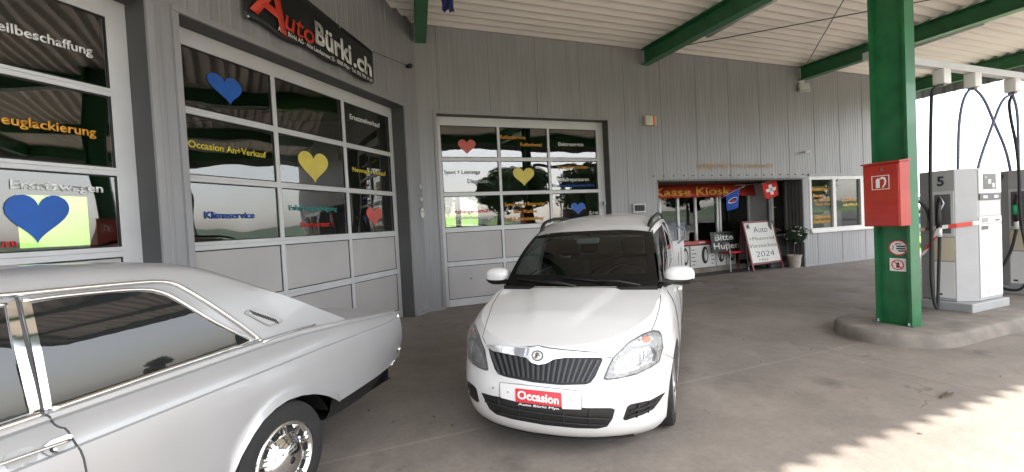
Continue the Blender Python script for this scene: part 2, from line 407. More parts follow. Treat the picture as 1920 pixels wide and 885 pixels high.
def garage_door(x0, x1, dep, xf, gx, texts, hearts, name='garage_door'):
    """sectional door: aluminium frame grid, three glazed rows above two panel rows"""
    rows = [(.14, .80), (.89, 1.48), (1.57, 2.20), (2.27, 2.90), (2.97, 3.60)]
    y = dep; q = MB()
    q.box((x0, y-.0, 0), (gx[0][0], y+.06, 3.775)); q.box((gx[-1][1], y-.0, 0), (x1, y+.06, 3.775))
    zs = [0]+[r for rr in rows for r in rr]+[3.775]
    for a, b in zip(zs[::2], zs[1::2]):
        h = (b-a)
        q.box((gx[0][0], y-.004, a), (gx[-1][1], y+.05, b))
        if h < .12: q.box((gx[0][0], y-.012, a+h*.56), (gx[-1][1], y-.004, a+h*.92))
    for (a, b), (c_, d) in zip(gx, gx[1:]):
        for r0, r1 in rows: q.box((b, y-.006, r0), (c_, y+.05, r1))
    d = q.build(name, 'alu', bld, xf=xf, bevel=.003)
    # rubber gaskets round every field
    q = MB()
    for r0, r1 in rows:
        for a, b in gx:
            g = .012
            q.box((a, y+.008, r0), (b, y+.03, r0+g)); q.box((a, y+.008, r1-g), (b, y+.03, r1))
            q.box((a, y+.008, r0+g), (a+g, y+.03, r1-g)); q.box((b-g, y+.008, r0+g), (b, y+.03, r1-g))
    q.build('gasket', 'black', d, xf=xf)
    for i, (r0, r1) in enumerate(rows):
        for a, b in gx:
            q = MB()
            if i < 2:
                q.box((a+.012, y+.014, r0+.012), (b-.012, y+.045, r1-.012)); q.build('panel', 'panel', d, xf=xf)
            else:
                q.box((a+.012, y+.016, r0+.012), (b-.012, y+.022, r1-.012)); q.build('window_pane', 'pane', d, xf=xf)
    for body, a, b, z, h, k in texts:
        lettering(body, a, b, z, h, 'Rl' if k == 'R' else k, d, y+.012, xf, bold=.022)
    for ax, az_, bx_, bz, tx, tz, k in hearts:
        zt = max(az_, bz)
        heart((ax+bx_)/2, zt+.02, bx_-ax, zt+.02-tz, tx, 'h'+k, d, y+.0125, xf)
    return d
TX1 = [('Teilbeschaffung', -5.68, -5.02, 3.225, .073, 'W'), ('Neuglackierung', -5.71, -5.04, 2.53, .072, 'O'), ('Ersatzwagen', -5.61, -5.02, 2.05, .068, 'W'), ('UER', -5.71, -5.59, 1.615, .042, 'R')]
TX2 = [('Occasion An+Verkauf', -4.245, -3.28, 2.556, .072, 'Y'), ('Ersatzteilverkauf', -1.65, -.86, 3.366, .075, 'W'), ('Neuwagen Verkauf', -1.66, -.77, 2.542, .071, 'Y'), ('Klimaservice', -4.12, -3.5, 1.818, .072, 'B'), ('Fahrzeugreinigung', -2.97, -2.07, 1.918, .067, 'T'), ('Bremsentest', -2.79, -2.24, 1.694, .067, 'R')]
TX3 = [('Reifenservice', 1.715, 2.29, 3.365, .075, 'O'), ('Reifenhotel', 2.16, 2.66, 3.216, .075, 'O'), ('Elektroservice', 3.06, 3.69, 3.237, .078, 'W'), ('Sport + Leistungs', .5, 1.24, 2.64, .082, 'G'), ('Diagnose', .97, 1.39, 2.454, .082, 'G'), ('Spenglerarbeiten', 3.01, 3.76, 2.738, .078, 'O'), ('Unfallreparaturen', 3.01, 3.79, 2.462, .08, 'W'), ('Frontscheibenservice', 2.87, 3.93, 2.338, .065, 'B'), ('Anhängerverleih', .65, 1.4, 1.851, .072, 'R'), ('Sonderbestellungen', .68, 1.5, 1.727, .072, 'W'), ('Service und Reparatur', 1.74, 2.68, 1.96, .076, 'O'), ('aller Marken', 1.94, 2.47, 1.806, .076, 'O'), ('MFK-Bereitstellung', 1.8, 2.62, 1.651, .076, 'O')]
for x0, x1 in ((D1X0, D1X1), (D2X0, D2X1)): opening_trim(x0, x1, DTOP, .25, T1)
opening_trim(.35, 4.2, DTOP, .2, I2)
da = garage_door(D1X0, D1X1, .25, T1, [(-8.58, -7.42), (-7.36, -6.18), (-6.12, -4.91)], TX1, [(-5.65, 1.97, -5.26, 1.99, -5.48, 1.63, 'B')])
db = garage_door(D2X0, D2X1, .25, T1, [(-4.28, -3.15), (-3.09, -1.85), (-1.79, -.60)], TX2, [(-4.0, 3.36, -3.58, 3.39, -3.72, 3.10, 'B'), (-2.77, 2.66, -2.2, 2.71, -2.48, 2.30, 'Y'), (-1.37, 1.95, -.94, 1.96, -1.18, 1.67, 'R')])
dc = garage_door(.35, 4.2, .2, I2, [(.46, 1.645), (1.70, 2.79), (2.84, 4.02)], TX3, [(.81, 3.30, 1.18, 3.31, .99, 3.03, 'R'), (1.96, 2.74, 2.45, 2.74, 2.21, 2.37, 'Y'), (3.3, 1.96, 3.66, 1.95, 3.48, 1.72, 'B')])
q = MB(); q.lathe([(0, -.03), (.02, -.025), (.02, 0)], 12, 'y', (.93, .214, .53)); q.build('lock', 'chrome', dc, smooth=True)

# workshop hall behind the doors: dark walls with windows to the meadow
def wall_holes(x0, x1, z0, z1, y, th, holes, xf, m, name):
    q = MB(); edges = sorted({x0, x1, *[h[0] for h in holes], *[h[1] for h in holes]})
    for a, b in zip(edges, edges[1:]):
        mid = (a+b)/2; z = z0
        for p, r in sorted((h[2], h[3]) for h in holes if h[0] < mid < h[1]):
            q.box((a, y, z), (b, y+th, p)); z = r
        q.box((a, y, z), (b, y+th, z1))
    return q.build(name, m, bld, xf=xf)
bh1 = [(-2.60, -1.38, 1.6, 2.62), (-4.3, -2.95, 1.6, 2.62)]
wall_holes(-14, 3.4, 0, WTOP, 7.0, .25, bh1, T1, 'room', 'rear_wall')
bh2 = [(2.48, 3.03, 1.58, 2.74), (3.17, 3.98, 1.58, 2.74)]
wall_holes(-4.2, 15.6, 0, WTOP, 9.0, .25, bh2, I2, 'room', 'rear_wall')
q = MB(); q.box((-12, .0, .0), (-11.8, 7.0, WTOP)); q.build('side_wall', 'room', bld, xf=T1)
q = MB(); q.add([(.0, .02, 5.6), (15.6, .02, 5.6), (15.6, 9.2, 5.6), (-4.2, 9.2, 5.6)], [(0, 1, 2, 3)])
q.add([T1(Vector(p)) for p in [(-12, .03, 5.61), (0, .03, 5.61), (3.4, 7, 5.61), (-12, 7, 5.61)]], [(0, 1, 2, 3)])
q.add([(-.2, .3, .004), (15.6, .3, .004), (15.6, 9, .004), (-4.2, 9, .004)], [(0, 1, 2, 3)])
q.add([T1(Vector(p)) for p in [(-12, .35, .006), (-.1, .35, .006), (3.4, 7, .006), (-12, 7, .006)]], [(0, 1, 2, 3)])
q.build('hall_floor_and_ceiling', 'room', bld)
q = MB()
for a, b, z0, z1 in bh2:
    q.box((a-.05, 8.96, z0-.05), (a, 9.0, z1+.05)); q.box((b, 8.96, z0-.05), (b+.05, 9.0, z1+.05)); q.box((a, 8.96, z1), (b, 9.0, z1+.05)); q.box((a, 8.96, z0-.05), (b, 9.0, z0))
q.build('rear_window_frame', 'dgrey', bld)

# ------------------------------------------------------------------ shop front in its recess
KD = 1.2
q = MB()
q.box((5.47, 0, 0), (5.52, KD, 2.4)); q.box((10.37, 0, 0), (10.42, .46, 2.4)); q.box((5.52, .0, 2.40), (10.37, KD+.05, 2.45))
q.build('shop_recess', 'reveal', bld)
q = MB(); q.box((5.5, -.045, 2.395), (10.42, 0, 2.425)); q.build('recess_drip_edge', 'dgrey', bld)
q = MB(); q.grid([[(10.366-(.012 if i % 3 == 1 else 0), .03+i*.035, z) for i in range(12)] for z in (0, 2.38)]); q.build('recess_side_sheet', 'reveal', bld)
sf = MB()       # white shop front frames
for x in (6.50, 7.10, 7.71, 8.50): sf.box((x, KD-.03, .80 if x < 8 else 0), (x+.075, KD+.03, 2.38))
sf.box((6.5, KD-.032, .80), (8.5, KD+.032, .86)); sf.box((6.5, KD-.033, 2.3), (9.75, KD+.033, 2.38))
sf.box((9.72, KD-.031, 0), (9.78, KD+.031, 2.3)); sf.box((8.62, KD-.02, .02), (8.68, KD+.02, 2.3))
shop = sf.build('shop_front', 'whiteframe', bld, bevel=.004)
for a, b, z0 in ((6.575, 7.1, .86), (7.175, 7.71, .86), (7.785, 8.5, .86), (8.68, 9.72, .1)):
    bx('shop_pane', (a, KD-.004, z0), (b, KD+.004, 2.3), 'kpane', shop)
bx('shop_plinth', (5.52, KD-.02, 0), (8.5, KD+.15, .80), 'grey', bld)
bx('shop_return_wall', (9.79, .47, 0), (9.86, KD+.05, 2.39), 'lgrey', bld)
sw = MB(); sw.box((9.62, .42, 0), (9.70, .5, 2.39)); sw.box((10.28, .42, 0), (10.365, .5, 2.39)); sw.box((9.70, .425, .86), (10.28, .49, .92)); sw.box((9.70, .425, 0), (10.28, .49, .12))
s3 = sw.build('shop_side_window', 'dgrey', bld)
bx('shop_pane', (9.70, .455, .92), (10.28, .46, 2.39), 'kpane', s3); bx('panel', (9.70, .455, .12), (10.28, .47, .86), 'dark', s3)
# dark shop room with a counter and shelves
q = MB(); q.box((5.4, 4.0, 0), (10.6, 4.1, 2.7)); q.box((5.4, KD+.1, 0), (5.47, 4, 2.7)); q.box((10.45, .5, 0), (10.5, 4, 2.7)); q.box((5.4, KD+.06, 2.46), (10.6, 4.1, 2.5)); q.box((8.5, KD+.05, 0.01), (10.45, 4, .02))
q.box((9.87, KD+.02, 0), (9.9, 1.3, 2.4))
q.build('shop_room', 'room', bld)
q = MB()
for i in range(34):
    x = 6.0+rnd.random()*3.9; z = .5+.36*rnd.randrange(5); h = .12+.18*rnd.random(); w_ = .1+.2*rnd.random()
    q.box((x, 3.45+.01*i, z), (x+w_, 3.75+.001*i, z+h))
M['goods'] = mat('shelf_goods', (.24, .23, .21), .6, var=.6, vscale=5)
q.build('shelf_goods', 'goods', bld)
q = MB(); q.box((6.62, KD+.12, .86), (7.0, KD+.3, 1.33)); q.box((7.03, KD+.14, .86), (7.5, KD+.32, 1.38))
M['bluepaper'] = mat('blue_paper_boxes', (.36, .42, .62), .6, var=.25, vscale=9)
q.build('counter_display', 'bluepaper', bld)
bx('counter_bits', (7.3, KD+.15, .86), (7.62, KD+.3, .97), 'dark', bld)

# right-hand shop window
wf = MB()
Z0, Z1 = .92, 2.47
wf.box((10.66, .0, 2.38), (13.45, .08, 2.48)); wf.box((10.64, -.05, .905), (13.47, .08, 1.03))
wf.box((10.64, -.08, .90), (13.47, -.05, .95))
for a, b in ((10.66, 10.74), (11.62, 11.75), (12.83, 12.98), (13.38, 13.45)): wf.box((a, -.01, 1.03), (b, .08, 2.38))
wn = wf.build('shop_window', 'whiteframe', bld, bevel=.004)
for a, b in ((10.74, 11.62), (11.75, 12.83), (12.98, 13.38)): bx('window_pane', (a, .045, 1.03), (b, .052, 2.38), 'kpane', wn)
bx('window_header', (10.62, -.03, 2.484), (13.5, .0, 2.55), 'clad_trim', bld)
for t, a, b, z, h in (('Restaurant', 10.82, 11.48, 2.08, .09), ('Benzin', 10.86, 11.3, 1.90, .085), ('nur 100-1000', 10.86, 11.56, 1.77, .09), ('Noten ohne', 10.95, 11.55, 1.66, .07), ('Gartengas', 10.92, 11.58, 1.30, .09), ('Gasflaschen', 10.86, 11.55, 1.17, .09), ('Geöffnet', 12.05, 12.68, 1.74, .10)):
    lettering(t, a, b, z, h, 'O', wn, .043, bold=.02)
lettering('täglich', 12.1, 12.80, 1.60, .09, 'Y', wn, .043, bold=.02)
q = MB(); q.box((10.72, .14, 1.14), (11.64, .15, 1.40)); q.box((10.72, .14, 2.06), (11.6, .15, 2.2))
q.build('window_poster', 'blind', wn)
q = MB(); q.box((10.55, .10, .0), (13.55, .12, 1.02)); q.box((10.55, 1.4, 0), (13.55, 1.45, 2.8)); q.box((10.5, .1, 2.5), (13.55, 1.4, 2.55)); q.box((10.5, .12, 0), (10.55, 1.4, 2.6)); q.box((13.5, .12, 0), (13.55, 1.4, 2.6))
M['pale_room'] = mat('pale_room', (.30, .31, .29), .9, var=.4, vscale=1.1)
q.build('window_room', 'pale_room', bld)
q = MB(); q.box((11.95, .5, 1.0), (12.75, 1.0, 1.48)); q.box((11.0, .6, 1.0), (11.5, 1.0, 1.3)); q.build('shelf_goods', 'grey', bld)
lettering('BEDIENUNG VOM TANKWART', 6.72, 9.3, 2.70, .115, 'ghost', bld, -.0165, bold=.0)

# ------------------------------------------------------------------ canopy
can = empty('canopy', P2(4.7, -5.05), RZ2, 'cream corrugated roof on green steel beams over the forecourt', 'canopy')
def CX(p): return Vector((p.x-4.7, p.y+5.05, p.z))
NF = -9.75
q = MB(); per = .25; rows = []
nn = 0.
N_ = int(9.75/per*8)
for i in range(N_+1):
    n_ = -9.75+i*(9.75/N_)
    ph = (n_ % per)/per
    z = ROOF + .036*math.sin(2*math.pi*ph) + .012*math.sin(4*math.pi*ph)
    sl_ = .848*n_ - .30
    rows.append([(sl_+(15.9-sl_)*k/6, n_, z) for k in range(7)])
q.grid(rows)
q.build('roof_sheet', 'roof', can, smooth=True, xf=CX)
q = MB(); q.grid([[(p[0][0]-.4, p[0][1], p[0][2]+.16), (p[-1][0]+.02, p[-1][1], p[-1][2]+.16)] for p in rows[::4]]); q.build('roof_top_layer', 'grey', can, xf=CX)
def ibeam(a, b, zt, h, wd, name, tf=.018):
    """I-section from a to b (s, n), top at zt"""
    a, b = Vector((*a, 0)), Vector((*b, 0)); d = (b-a).normalized(); n_ = Vector((-d.y, d.x, 0))
    q = MB()
    def bar(w0, w1, z0, z1):
        c = [a+n_*w0, b+n_*w0, b+n_*w1, a+n_*w1]
        q.prism([(p.x, p.y, z0) for p in c], (0, 0, z1-z0))
    bar(-wd/2, wd/2, zt-tf, zt); bar(-wd/2, wd/2, zt-h, zt-h+tf); bar(-.008, .008, zt-h+tf, zt-tf)
    return q.build(name, 'green', can, xf=CX)
BT = ROOF-.045
for sx in (5.27, 10.44, 15.55): ibeam((sx, -.03), (sx, -9.6), BT, .36, .20, 'roof_beam')
ibeam((.12, -.06), (-1.5, -9.6), BT, .36, .20, 'roof_beam')
ibeam((4.4, -5.35), (15.8, -5.35), BT-.02, .34, .18, 'edge_beam')
ibeam((-3.8, -9.45), (15.8, -9.45), BT-.02, .34, .16, 'edge_beam')
# the column: I-section, web in the plane of the beam
def column(s0, n0, n1, z0, z1, wd=.21, tf=.03):
    q = MB()
    q.box((s0, n1, z0), (s0+wd, n1+tf, z1)); q.box((s0, n0-tf, z0), (s0+wd, n0, z1)); q.box((s0+wd/2-.008, n1+tf, z0), (s0+wd/2+.008, n0-tf, z1))
    q.box((s0+.07, n1+tf, z0), (s0+.085, n0-tf, z1))
    return q.build('column', 'green', can, xf=CX)
column(4.61, -5.05, -5.43, .14, BT, .18)
column(15.2, -4.74, -5.43, 0, BT)
for bx_, by_ in ((4.60, -5.40), (4.60, -5.08), (4.80, -5.40), (4.80, -5.08)):
    q = MB(); q.lathe([(0, .195), (.014, .193), (.016, .162)], 6, 'z', (bx_, by_, 0)); q.build('anchor_bolt', 'steel', can, xf=CX)
bx('column_base_plate', (4.58, -5.455, .146), (4.82, -5.02, .160), 'green', can, xf=CX)
# grey ribbed fascia sheets
q = MB()
for i in range(80): pass
pf = []
x = -8.2; k = 0
while x < 15.95:
    pf += [(x, 0), (x+.11, 0), (x+.14, -.06), (x+.22, -.06)]; x += .25
q.grid([[(a, NF+b, 4.85) for a, b in pf], [(a, NF+b, 5.75) for a, b in pf]])
q.build('fascia', 'clad', can, xf=CX)
pf = []; x = NF
while x < .3:
    pf += [(x, 0), (x+.11, 0), (x+.14, .05), (x+.22, .05)]; x += .25
q = MB(); q.grid([[(15.92+b, a, 4.88) for a, b in pf], [(15.92+b, a, 5.75) for a, b in pf]]); q.build('fascia', 'clad', can, xf=CX)
q = MB(); q.grid([[(-8.2, NF, z), (-8.2, NF+2.5, z)] for z in (4.85, 5.75)]); q.build('fascia', 'clad', can, xf=CX)
for a, b in (((5.4, -.25, 5.33), (10.3, -4.9, 5.36)), ((10.3, -.25, 5.36), (5.4, -4.9, 5.33))):
    q = MB(); q.tube([a, b], .010, 6); q.build('brace_rod', 'black', can, xf=CX)

# ------------------------------------------------------------------ pump island
isl = MB()
pts = []
def arc(cx, cy, r, a0, a1, n=12): return [(cx+r*math.cos(R(a0+(a1-a0)*i/n)), cy+r*math.sin(R(a0+(a1-a0)*i/n))) for i in range(n+1)]
outl = arc(4.72, -5.20, .62, 90, 270) + [(12.6, -5.82)] + arc(12.6, -5.20, .62, -90, 90)[1:] + [(4.9, -4.58)]
def isl_ring(ins, z):
    o = []
    for x, y in outl:
        cx = min(max(x, 4.72), 12.6); d = Vector((x-cx, y+5.2)); L_ = d.length
        d = d*((L_-ins)/L_); o.append((cx+d.x, -5.2+d.y, z))
    return o
isl.grid([isl_ring(-.01, -.01), isl_ring(0, .06), isl_ring(.005, .11), isl_ring(.02, .137), isl_ring(.05, .15)], True)
isl.f.append(tuple(range(len(isl.v)-len(outl), len(isl.v))))
io = isl.build('pump_island_pavement', 'concrete_kerb', smooth='angle'); io.location = O2; io.rotation_euler = (0, 0, RZ2); tag(io, kind='structure')
# ================================================================== CARS
def trace(bvh, inv, pts):
    """outline drawn in the photograph -> points lying on the body"""
    o = inv @ EYE; out = []
    for u, v in pts:
        d = (inv.to_3x3() @ ray(u, v)).normalized()
        h, n, i, t = bvh.ray_cast(o, d)
        if h is None:
            best = None
            for k in range(10, 80):
                p = o+d*(k*.1); a = bvh.find_nearest(p)
                if a[0] is not None and (best is None or a[3] < best[0]): best = (a[3], a[0], a[1], p)
            h, n = best[1], best[2]
        if n.dot(d) > 0: n = -n
        out.append((h, n))
    return out
def resample(pts, step, closed=True):
    o = []; n = len(pts)
    for i in range(n if closed else n-1):
        a, b = Vector(pts[i]), Vector(pts[(i+1) % n]); k = max(1, int((b-a).length/step))
        o += [tuple(a.lerp(b, j/k)) for j in range(k)]
    if not closed: o.append(tuple(pts[-1]))
    return o
def smooth2(pts, it=2, closed=True):
    """corner cutting"""
    for _ in range(it):
        n = len(pts); o = []
        for i in range(n if closed else n-1):
            a, b = Vector(pts[i]), Vector(pts[(i+1) % n]); o += [tuple(a.lerp(b, .25)), tuple(a.lerp(b, .75))]
        if not closed: o = [pts[0]]+o+[pts[-1]]
        pts = o
    return pts
def sm(pts): return smooth2(resample(pts, 4), 2)      # slightly eased corners
class Body:
    def __init__(s, root, *objs):
        bpy.context.view_layer.update(); s.root = root; s.inv = root.matrix_world.inverted()
        vs, fs = [], []
        for o in objs:
            k = len(vs); vs += [v.co.copy() for v in o.data.vertices]; fs += [tuple(i+k for i in p.vertices) for p in o.data.polygons]
        s.bvh = BVHTree.FromPolygons(vs, fs)
    def patch(s, name, px, m, off=.003, step=5, mirror=False, skirt=.006, parent=None, flip_only=False, both=True):
        """sheet following the body inside a traced outline, with a rim skirt"""
        b2 = resample(px, step)
        n = len(b2); us = [p[0] for p in b2]; vs_ = [p[1] for p in b2]
        pts = [Vector(p) for p in b2]
        def inside(x, y):
            c = False; j = n-1
            for i in range(n):
                if (b2[i][1] > y) != (b2[j][1] > y) and x < (b2[j][0]-b2[i][0])*(y-b2[i][1])/(b2[j][1]-b2[i][1])+b2[i][0]: c = not c
                j = i
            return c
        u = min(us)+step*.5
        while u < max(us):
            v = min(vs_)+step*.5
            while v < max(vs_):
                if inside(u, v) and min((u-x)**2+(v-y)**2 for x, y in b2) > (.5*step)**2: pts.append(Vector((u, v)))
                v += step
            u += step
        V, E, Fc, *_ = delaunay_2d_cdt(pts, [], [list(range(n))], 1, 1e-5)
        H = trace(s.bvh, s.inv, [tuple(p) for p in V])
        co = [h+nn*off for h, nn in H]
        q = MB(); q.add(co, [tuple(f)[::-1] for f in Fc])
        # boundary skirt
        cnt = {}
        for f in Fc:
            for i in range(len(f)): cnt[(f[i], f[(i+1) % len(f)])] = 1
        lo = {}
        for (a, b) in list(cnt):
            if (b, a) not in cnt:
                for i in (a, b):
                    if i not in lo: lo[i] = len(q.v); q.v.append(tuple(co[i]-H[i][1]*(skirt+off)))
                q.f.append((a, b, lo[b], lo[a]))
        res = []
        if both: res.append(q.build(name, m, parent or s.root, smooth='angle'))
        if mirror:
            r = MB(); cx2 = 2*mirror if mirror is not True else 0
            r.v = [(cx2-x, y, z) for x, y, z in q.v]; r.f = [f[::-1] for f in q.f]
            res.append(r.build(name, m, parent or s.root, smooth='angle'))
        return res
    def strip(s, name, px, m, r=.008, off=.0, parent=None, step=8, seg=8, mirror=False, close=False):
        pts = [h+nn*off for h, nn in trace(s.bvh, s.inv, resample(px, step, close))]
        q = MB(); q.tube(pts, r, seg, closed=close); o = q.build(name, m, parent or s.root, smooth=True)
        if mirror:
            r_ = MB(); r_.v = [(-x, y, z) for x, y, z in q.v]; r_.f = [f[::-1] for f in q.f]; r_.build(name, m, parent or s.root, smooth=True)
        return o

def wheel(root, x, y, z, rad, width, side, rim_r, style):
    """side = +1: the outer face looks towards +x"""
    def mk(q): return q
    q = MB(); w2 = width/2
    prof = [(rim_r*.98, -w2*.92), (rim_r*1.08, -w2*.98), (rad*.90, -w2), (rad*.975, -w2*.86), (rad, -w2*.6), (rad, w2*.6), (rad*.975, w2*.86), (rad*.90, w2), (rim_r*1.08, w2*.98), (rim_r*.98, w2*.92)]
    q.lathe(prof, 48, 'x'); 
    for k in range(-2, 3): pass
    t = q.build('tyre', 'tyre', root, smooth='angle', xf=lambda p: Vector((x+p.x, y+p.y, z+p.z)))
    f = lambda p: Vector((x+side*p.x, y+p.y, z+p.z))
    q = MB()
    if style == 'dish':
        q.lathe([(rim_r*1.02, w2*.90), (rim_r*1.0, w2*1.02), (rim_r*.93, w2*1.04), (rim_r*.90, w2*.92), (rim_r*.86, w2*.86), (rim_r*.66, w2*.84), (rim_r*.62, w2*.98), (rim_r*.58, w2*1.0), (rim_r*.54, w2*1.08), (rim_r*.40, w2*1.26), (rim_r*.2, w2*1.36), (0, w2*1.38)], 48, 'x')
        rim = q.build('rim', 'chrome', t, smooth=True, xf=f)
        for k in range(10):
            q = MB(); a = 2*math.pi*(k+.5)/10; ca, sa = math.cos(a), math.sin(a)
            def P(r, tt, xx): return (xx, r*ca-tt*sa, r*sa+tt*ca)
            for t0, t1 in ((-.018, -.008), (.008, .018)):
                q.add([P(rim_r*.66, t0, w2*.85), P(rim_r*.66, t1, w2*.85), P(rim_r*.88, t1, w2*.88), P(rim_r*.88, t0, w2*.88), P(rim_r*.66, t0, w2*.97), P(rim_r*.66, t1, w2*.97), P(rim_r*.88, t1, w2*.97), P(rim_r*.88, t0, w2*.97)],
                      [(0, 1, 2, 3), (4, 5, 6, 7), (0, 1, 5, 4), (1, 2, 6, 5), (2, 3, 7, 6), (3, 0, 4, 7)])
            q.build('rim_web', 'chrome', t, xf=f)
        for k in range(10):
            q = MB(); a = 2*math.pi*k/10; pts = []
            for r, aa in ((.71, -.17), (.71, .17), (.84, .13), (.84, -.13)):
                pts.append((w2*.875, rim_r*r*math.cos(a+aa), rim_r*r*math.sin(a+aa)))
            q.prism(pts, (.004, 0, 0)); q.build('rim_slot', 'black', t, xf=f)
        q = MB(); q.lathe([(0, w2*1.40), (.018, w2*1.39), (.02, w2*1.36)], 16, 'x'); q.build('hub_badge', 'black', t, smooth=True, xf=f)
    else:
        q.lathe([(rim_r*1.02, w2*.86), (rim_r*1.0, w2*1.0), (rim_r*.92, w2*1.0), (rim_r*.88, w2*.7)], 40, 'x')
        for k in range(9):
            a = 2*math.pi*k/9
            for s0, s1, r0, r1 in ((-.16, .16, .2, .9),):
                pts = [(w2*.98, rim_r*r0*math.cos(a+s0*1.6), rim_r*r0*math.sin(a+s0*1.6)), (w2*.98, rim_r*r0*math.cos(a+s1*1.6), rim_r*r0*math.sin(a+s1*1.6)),
                       (w2*.92, rim_r*r1*math.cos(a+s1), rim_r*r1*math.sin(a+s1)), (w2*.92, rim_r*r1*math.cos(a+s0), rim_r*r1*math.sin(a+s0))]
                q.prism(pts, (-.02, 0, 0))
        q.lathe([(rim_r*.3, w2*.8), (rim_r*.28, w2*1.05), (0, w2*1.1)], 24, 'x')
        q.build('rim', 'alloy', t, smooth='angle', xf=f)
        q = MB(); q.lathe([(rim_r*.9, w2*.5), (0, w2*.5)], 32, 'x'); q.build('brake_backing', 'dark', t, xf=f)

# ------------------------------------------------------------------ the white estate car
WPOS = (.0965, 2.876, 0); WYAW = R(-21.5)
wc = empty('white_car', WPOS, WYAW, 'white compact estate car with black roof rails facing the camera with a red sale plate', 'car')
X0 = [(.10, .29), (.13, .235), (.17, .155), (.22, .10), (.3, .062), (.38, .048), (.45, .055), (.52, .085), (.6, .115), (.7, .15), (.76, .165), (.85, .2), (1.0, .22)]
ZT = [(.16, .764), (.22, .782), (.3, .803), (.4, .828), (.55, .862), (.7, .890), (.95, .940), (1.25, .99), (1.6, 1.0), (3, 1.03), (4.2, 1.06)]
WT = [(0, .77), (.05, .80), (.15, .818), (.35, .836), (.55, .84), (.7, .832), (.82, .812), (.9, .78), (.96, .74), (1, .70)]
AX, AZ, AR = .93, .30, .35
BX_ = 3.53
def zbot(x):
    b = .122+.07*sstep(x, .42, .60)
    if x > 1.2: b = .19
    for a in (AX, BX_):
        if abs(x-a) < AR: b = max(b, AZ+math.sqrt(AR*AR-(x-a)**2))
    return b
wcols = []
NA = 46
for k in range(NA+1):
    a = (math.pi/2)*(k/NA)**.9; wcols.append(('f', a))
for k in range(1, 70): wcols.append(('s', .97+3.2*k/69))
VL = [0, .03, .07, .12, .18, .25, .32, .39, .46, .53, .6, .67, .74, .8, .85, .9, .94, .97, .985, 1]
def wpt(cm, v):
    kd, q = cm
    if kd == 'f':
        xt = .165+(.97-.165)*(1-abs(math.cos(q))**(2/2.3)); xm = .08+(.97-.08)*(1-abs(math.cos(q))**(2/2.3))
        xb = xm
    else: xt = xb = q
    zt, zb = interp(xt, ZT), zbot(xb)
    z = zb+(zt-zb)*v; vv = min(1, max(0, (z-.08)/(zt-.08)))
    wd = interp(vv, WT)
    if kd == 'f':
        x0 = interp(z, X0); return Vector((wd*math.sin(q)**(2/2.3), x0+(.97-x0)*(1-abs(math.cos(q))**(2/2.3)), z))
    tail = sstep(q, 3.75, 4.17)
    return Vector((wd*(1-.10*tail)+(.02 if v > .99 else 0), q, z))
half = [[wpt(cm, v) for v in VL] for cm in wcols]
full = [[Vector((-p.x, p.y, p.z)) for p in c] for c in half[:0:-1]] + half
q = MB(); q.grid(full)
# tail panel
tl, tr_ = full[0], full[-1]
q.grid([[a.lerp(b, k/6)+Vector((0, .06*(1-(k/3-1)**2), 0)) for a, b in zip(tl, tr_)] for k in range(7)])
wbody = q.build('body', 'wpaint', wc, smooth='angle', sharp='recalc')
# bonnet
def crease(x, y):
    c0 = .10+.30*max(0, x-.17)
    return .012*(1-sstep(abs(y), c0-.03, c0+.015))
top = [c[-1] for c in half]
rows = []
for p in top:
    if p.y > 1.26: break
    cr = .010+.034*sstep(p.y, .17, .6)
    row = []
    for j in range(33):
        t = -1+2*j/32; e = abs(t)
        y = p.x*t
        row.append(Vector((y, p.y+.0*e, p.z+cr*(1-e**2.2)*sstep(p.x, 0, .5)+crease(p.y, y)*sstep(p.y, .25, .6)*(1 if p.x > .05 else 0))))
    rows.append(row)
q = MB(); q.grid(rows); bonnet = q.build('bonnet', 'wpaint', wc, smooth=True, sharp='recalc')
E1 = [r[-1] for r in rows]
# windscreen, roof, glasshouse
def wb(y): return Vector((y, 1.09+.16*(y/.70)**2, .995-.005*(y/.7)**2))
def wt(y): return Vector((y, 1.86+.09*(y/.605)**2, 1.478-.033*(y/.605)**2))
def wsp(u, v):   # u -1..1, v 0..1
    a, b = wb(.70*u), wt(.605*u); p = a.lerp(b, v); p.z += .035*math.sin(math.pi*v); p.y -= .03*math.sin(math.pi*v); return p
UU = [-1, -.94, -.88, -.75, -.6, -.45, -.3, -.15, 0, .15, .3, .45, .6, .75, .88, .94, 1]
q = MB(); q.grid([[wsp(u*.93, .19+.745*v/8) for u in UU] for v in range(9)]); ws = q.build('windscreen', 'carglass', wc, smooth=True)
q = MB()
for (u0, u1, v0, v1) in ((-1, -.925, 0, 1), (.90, 1, 0, 1), (-.925, .90, .0, .20), (-.925, .90, .925, 1)):
    q.grid([[wsp(u0+(u1-u0)*i/8, v0+(v1-v0)*j/8)+Vector((0, -.004, .003)) for i in range(9)] for j in range(9)])
q.build('windscreen_surround', 'blackgloss', wc, smooth=True)
RZC = [(1.84, 1.478), (2.0, 1.525), (2.2, 1.568), (2.5, 1.625), (3.0, 1.655), (3.6, 1.64), (4.05, 1.54)]
RZE = [(1.84, 1.44), (1.95, 1.445), (2.15, 1.49), (2.4, 1.53), (2.8, 1.56), (3.4, 1.555), (4.05, 1.48)]
def re_(x): return .605+.045*sstep(x, 1.95, 2.6)
def roofp(x, t):
    x_ = x+.09*t*t*(1-sstep(x, 1.86, 2.6)); e = abs(t)
    return Vector((re_(x_)*t, x_, interp(x_, RZE)+(interp(x_, RZC)-interp(x_, RZE))*(1-e**2.4)))
xs = [1.86+(4.06-1.86)*k/30 for k in range(31)]
q = MB(); q.grid([[roofp(x, -1+2*j/24) for j in range(25)] for x in xs]); wroof = q.build('roof', 'wpaint', wc, smooth=True, sharp='recalc')
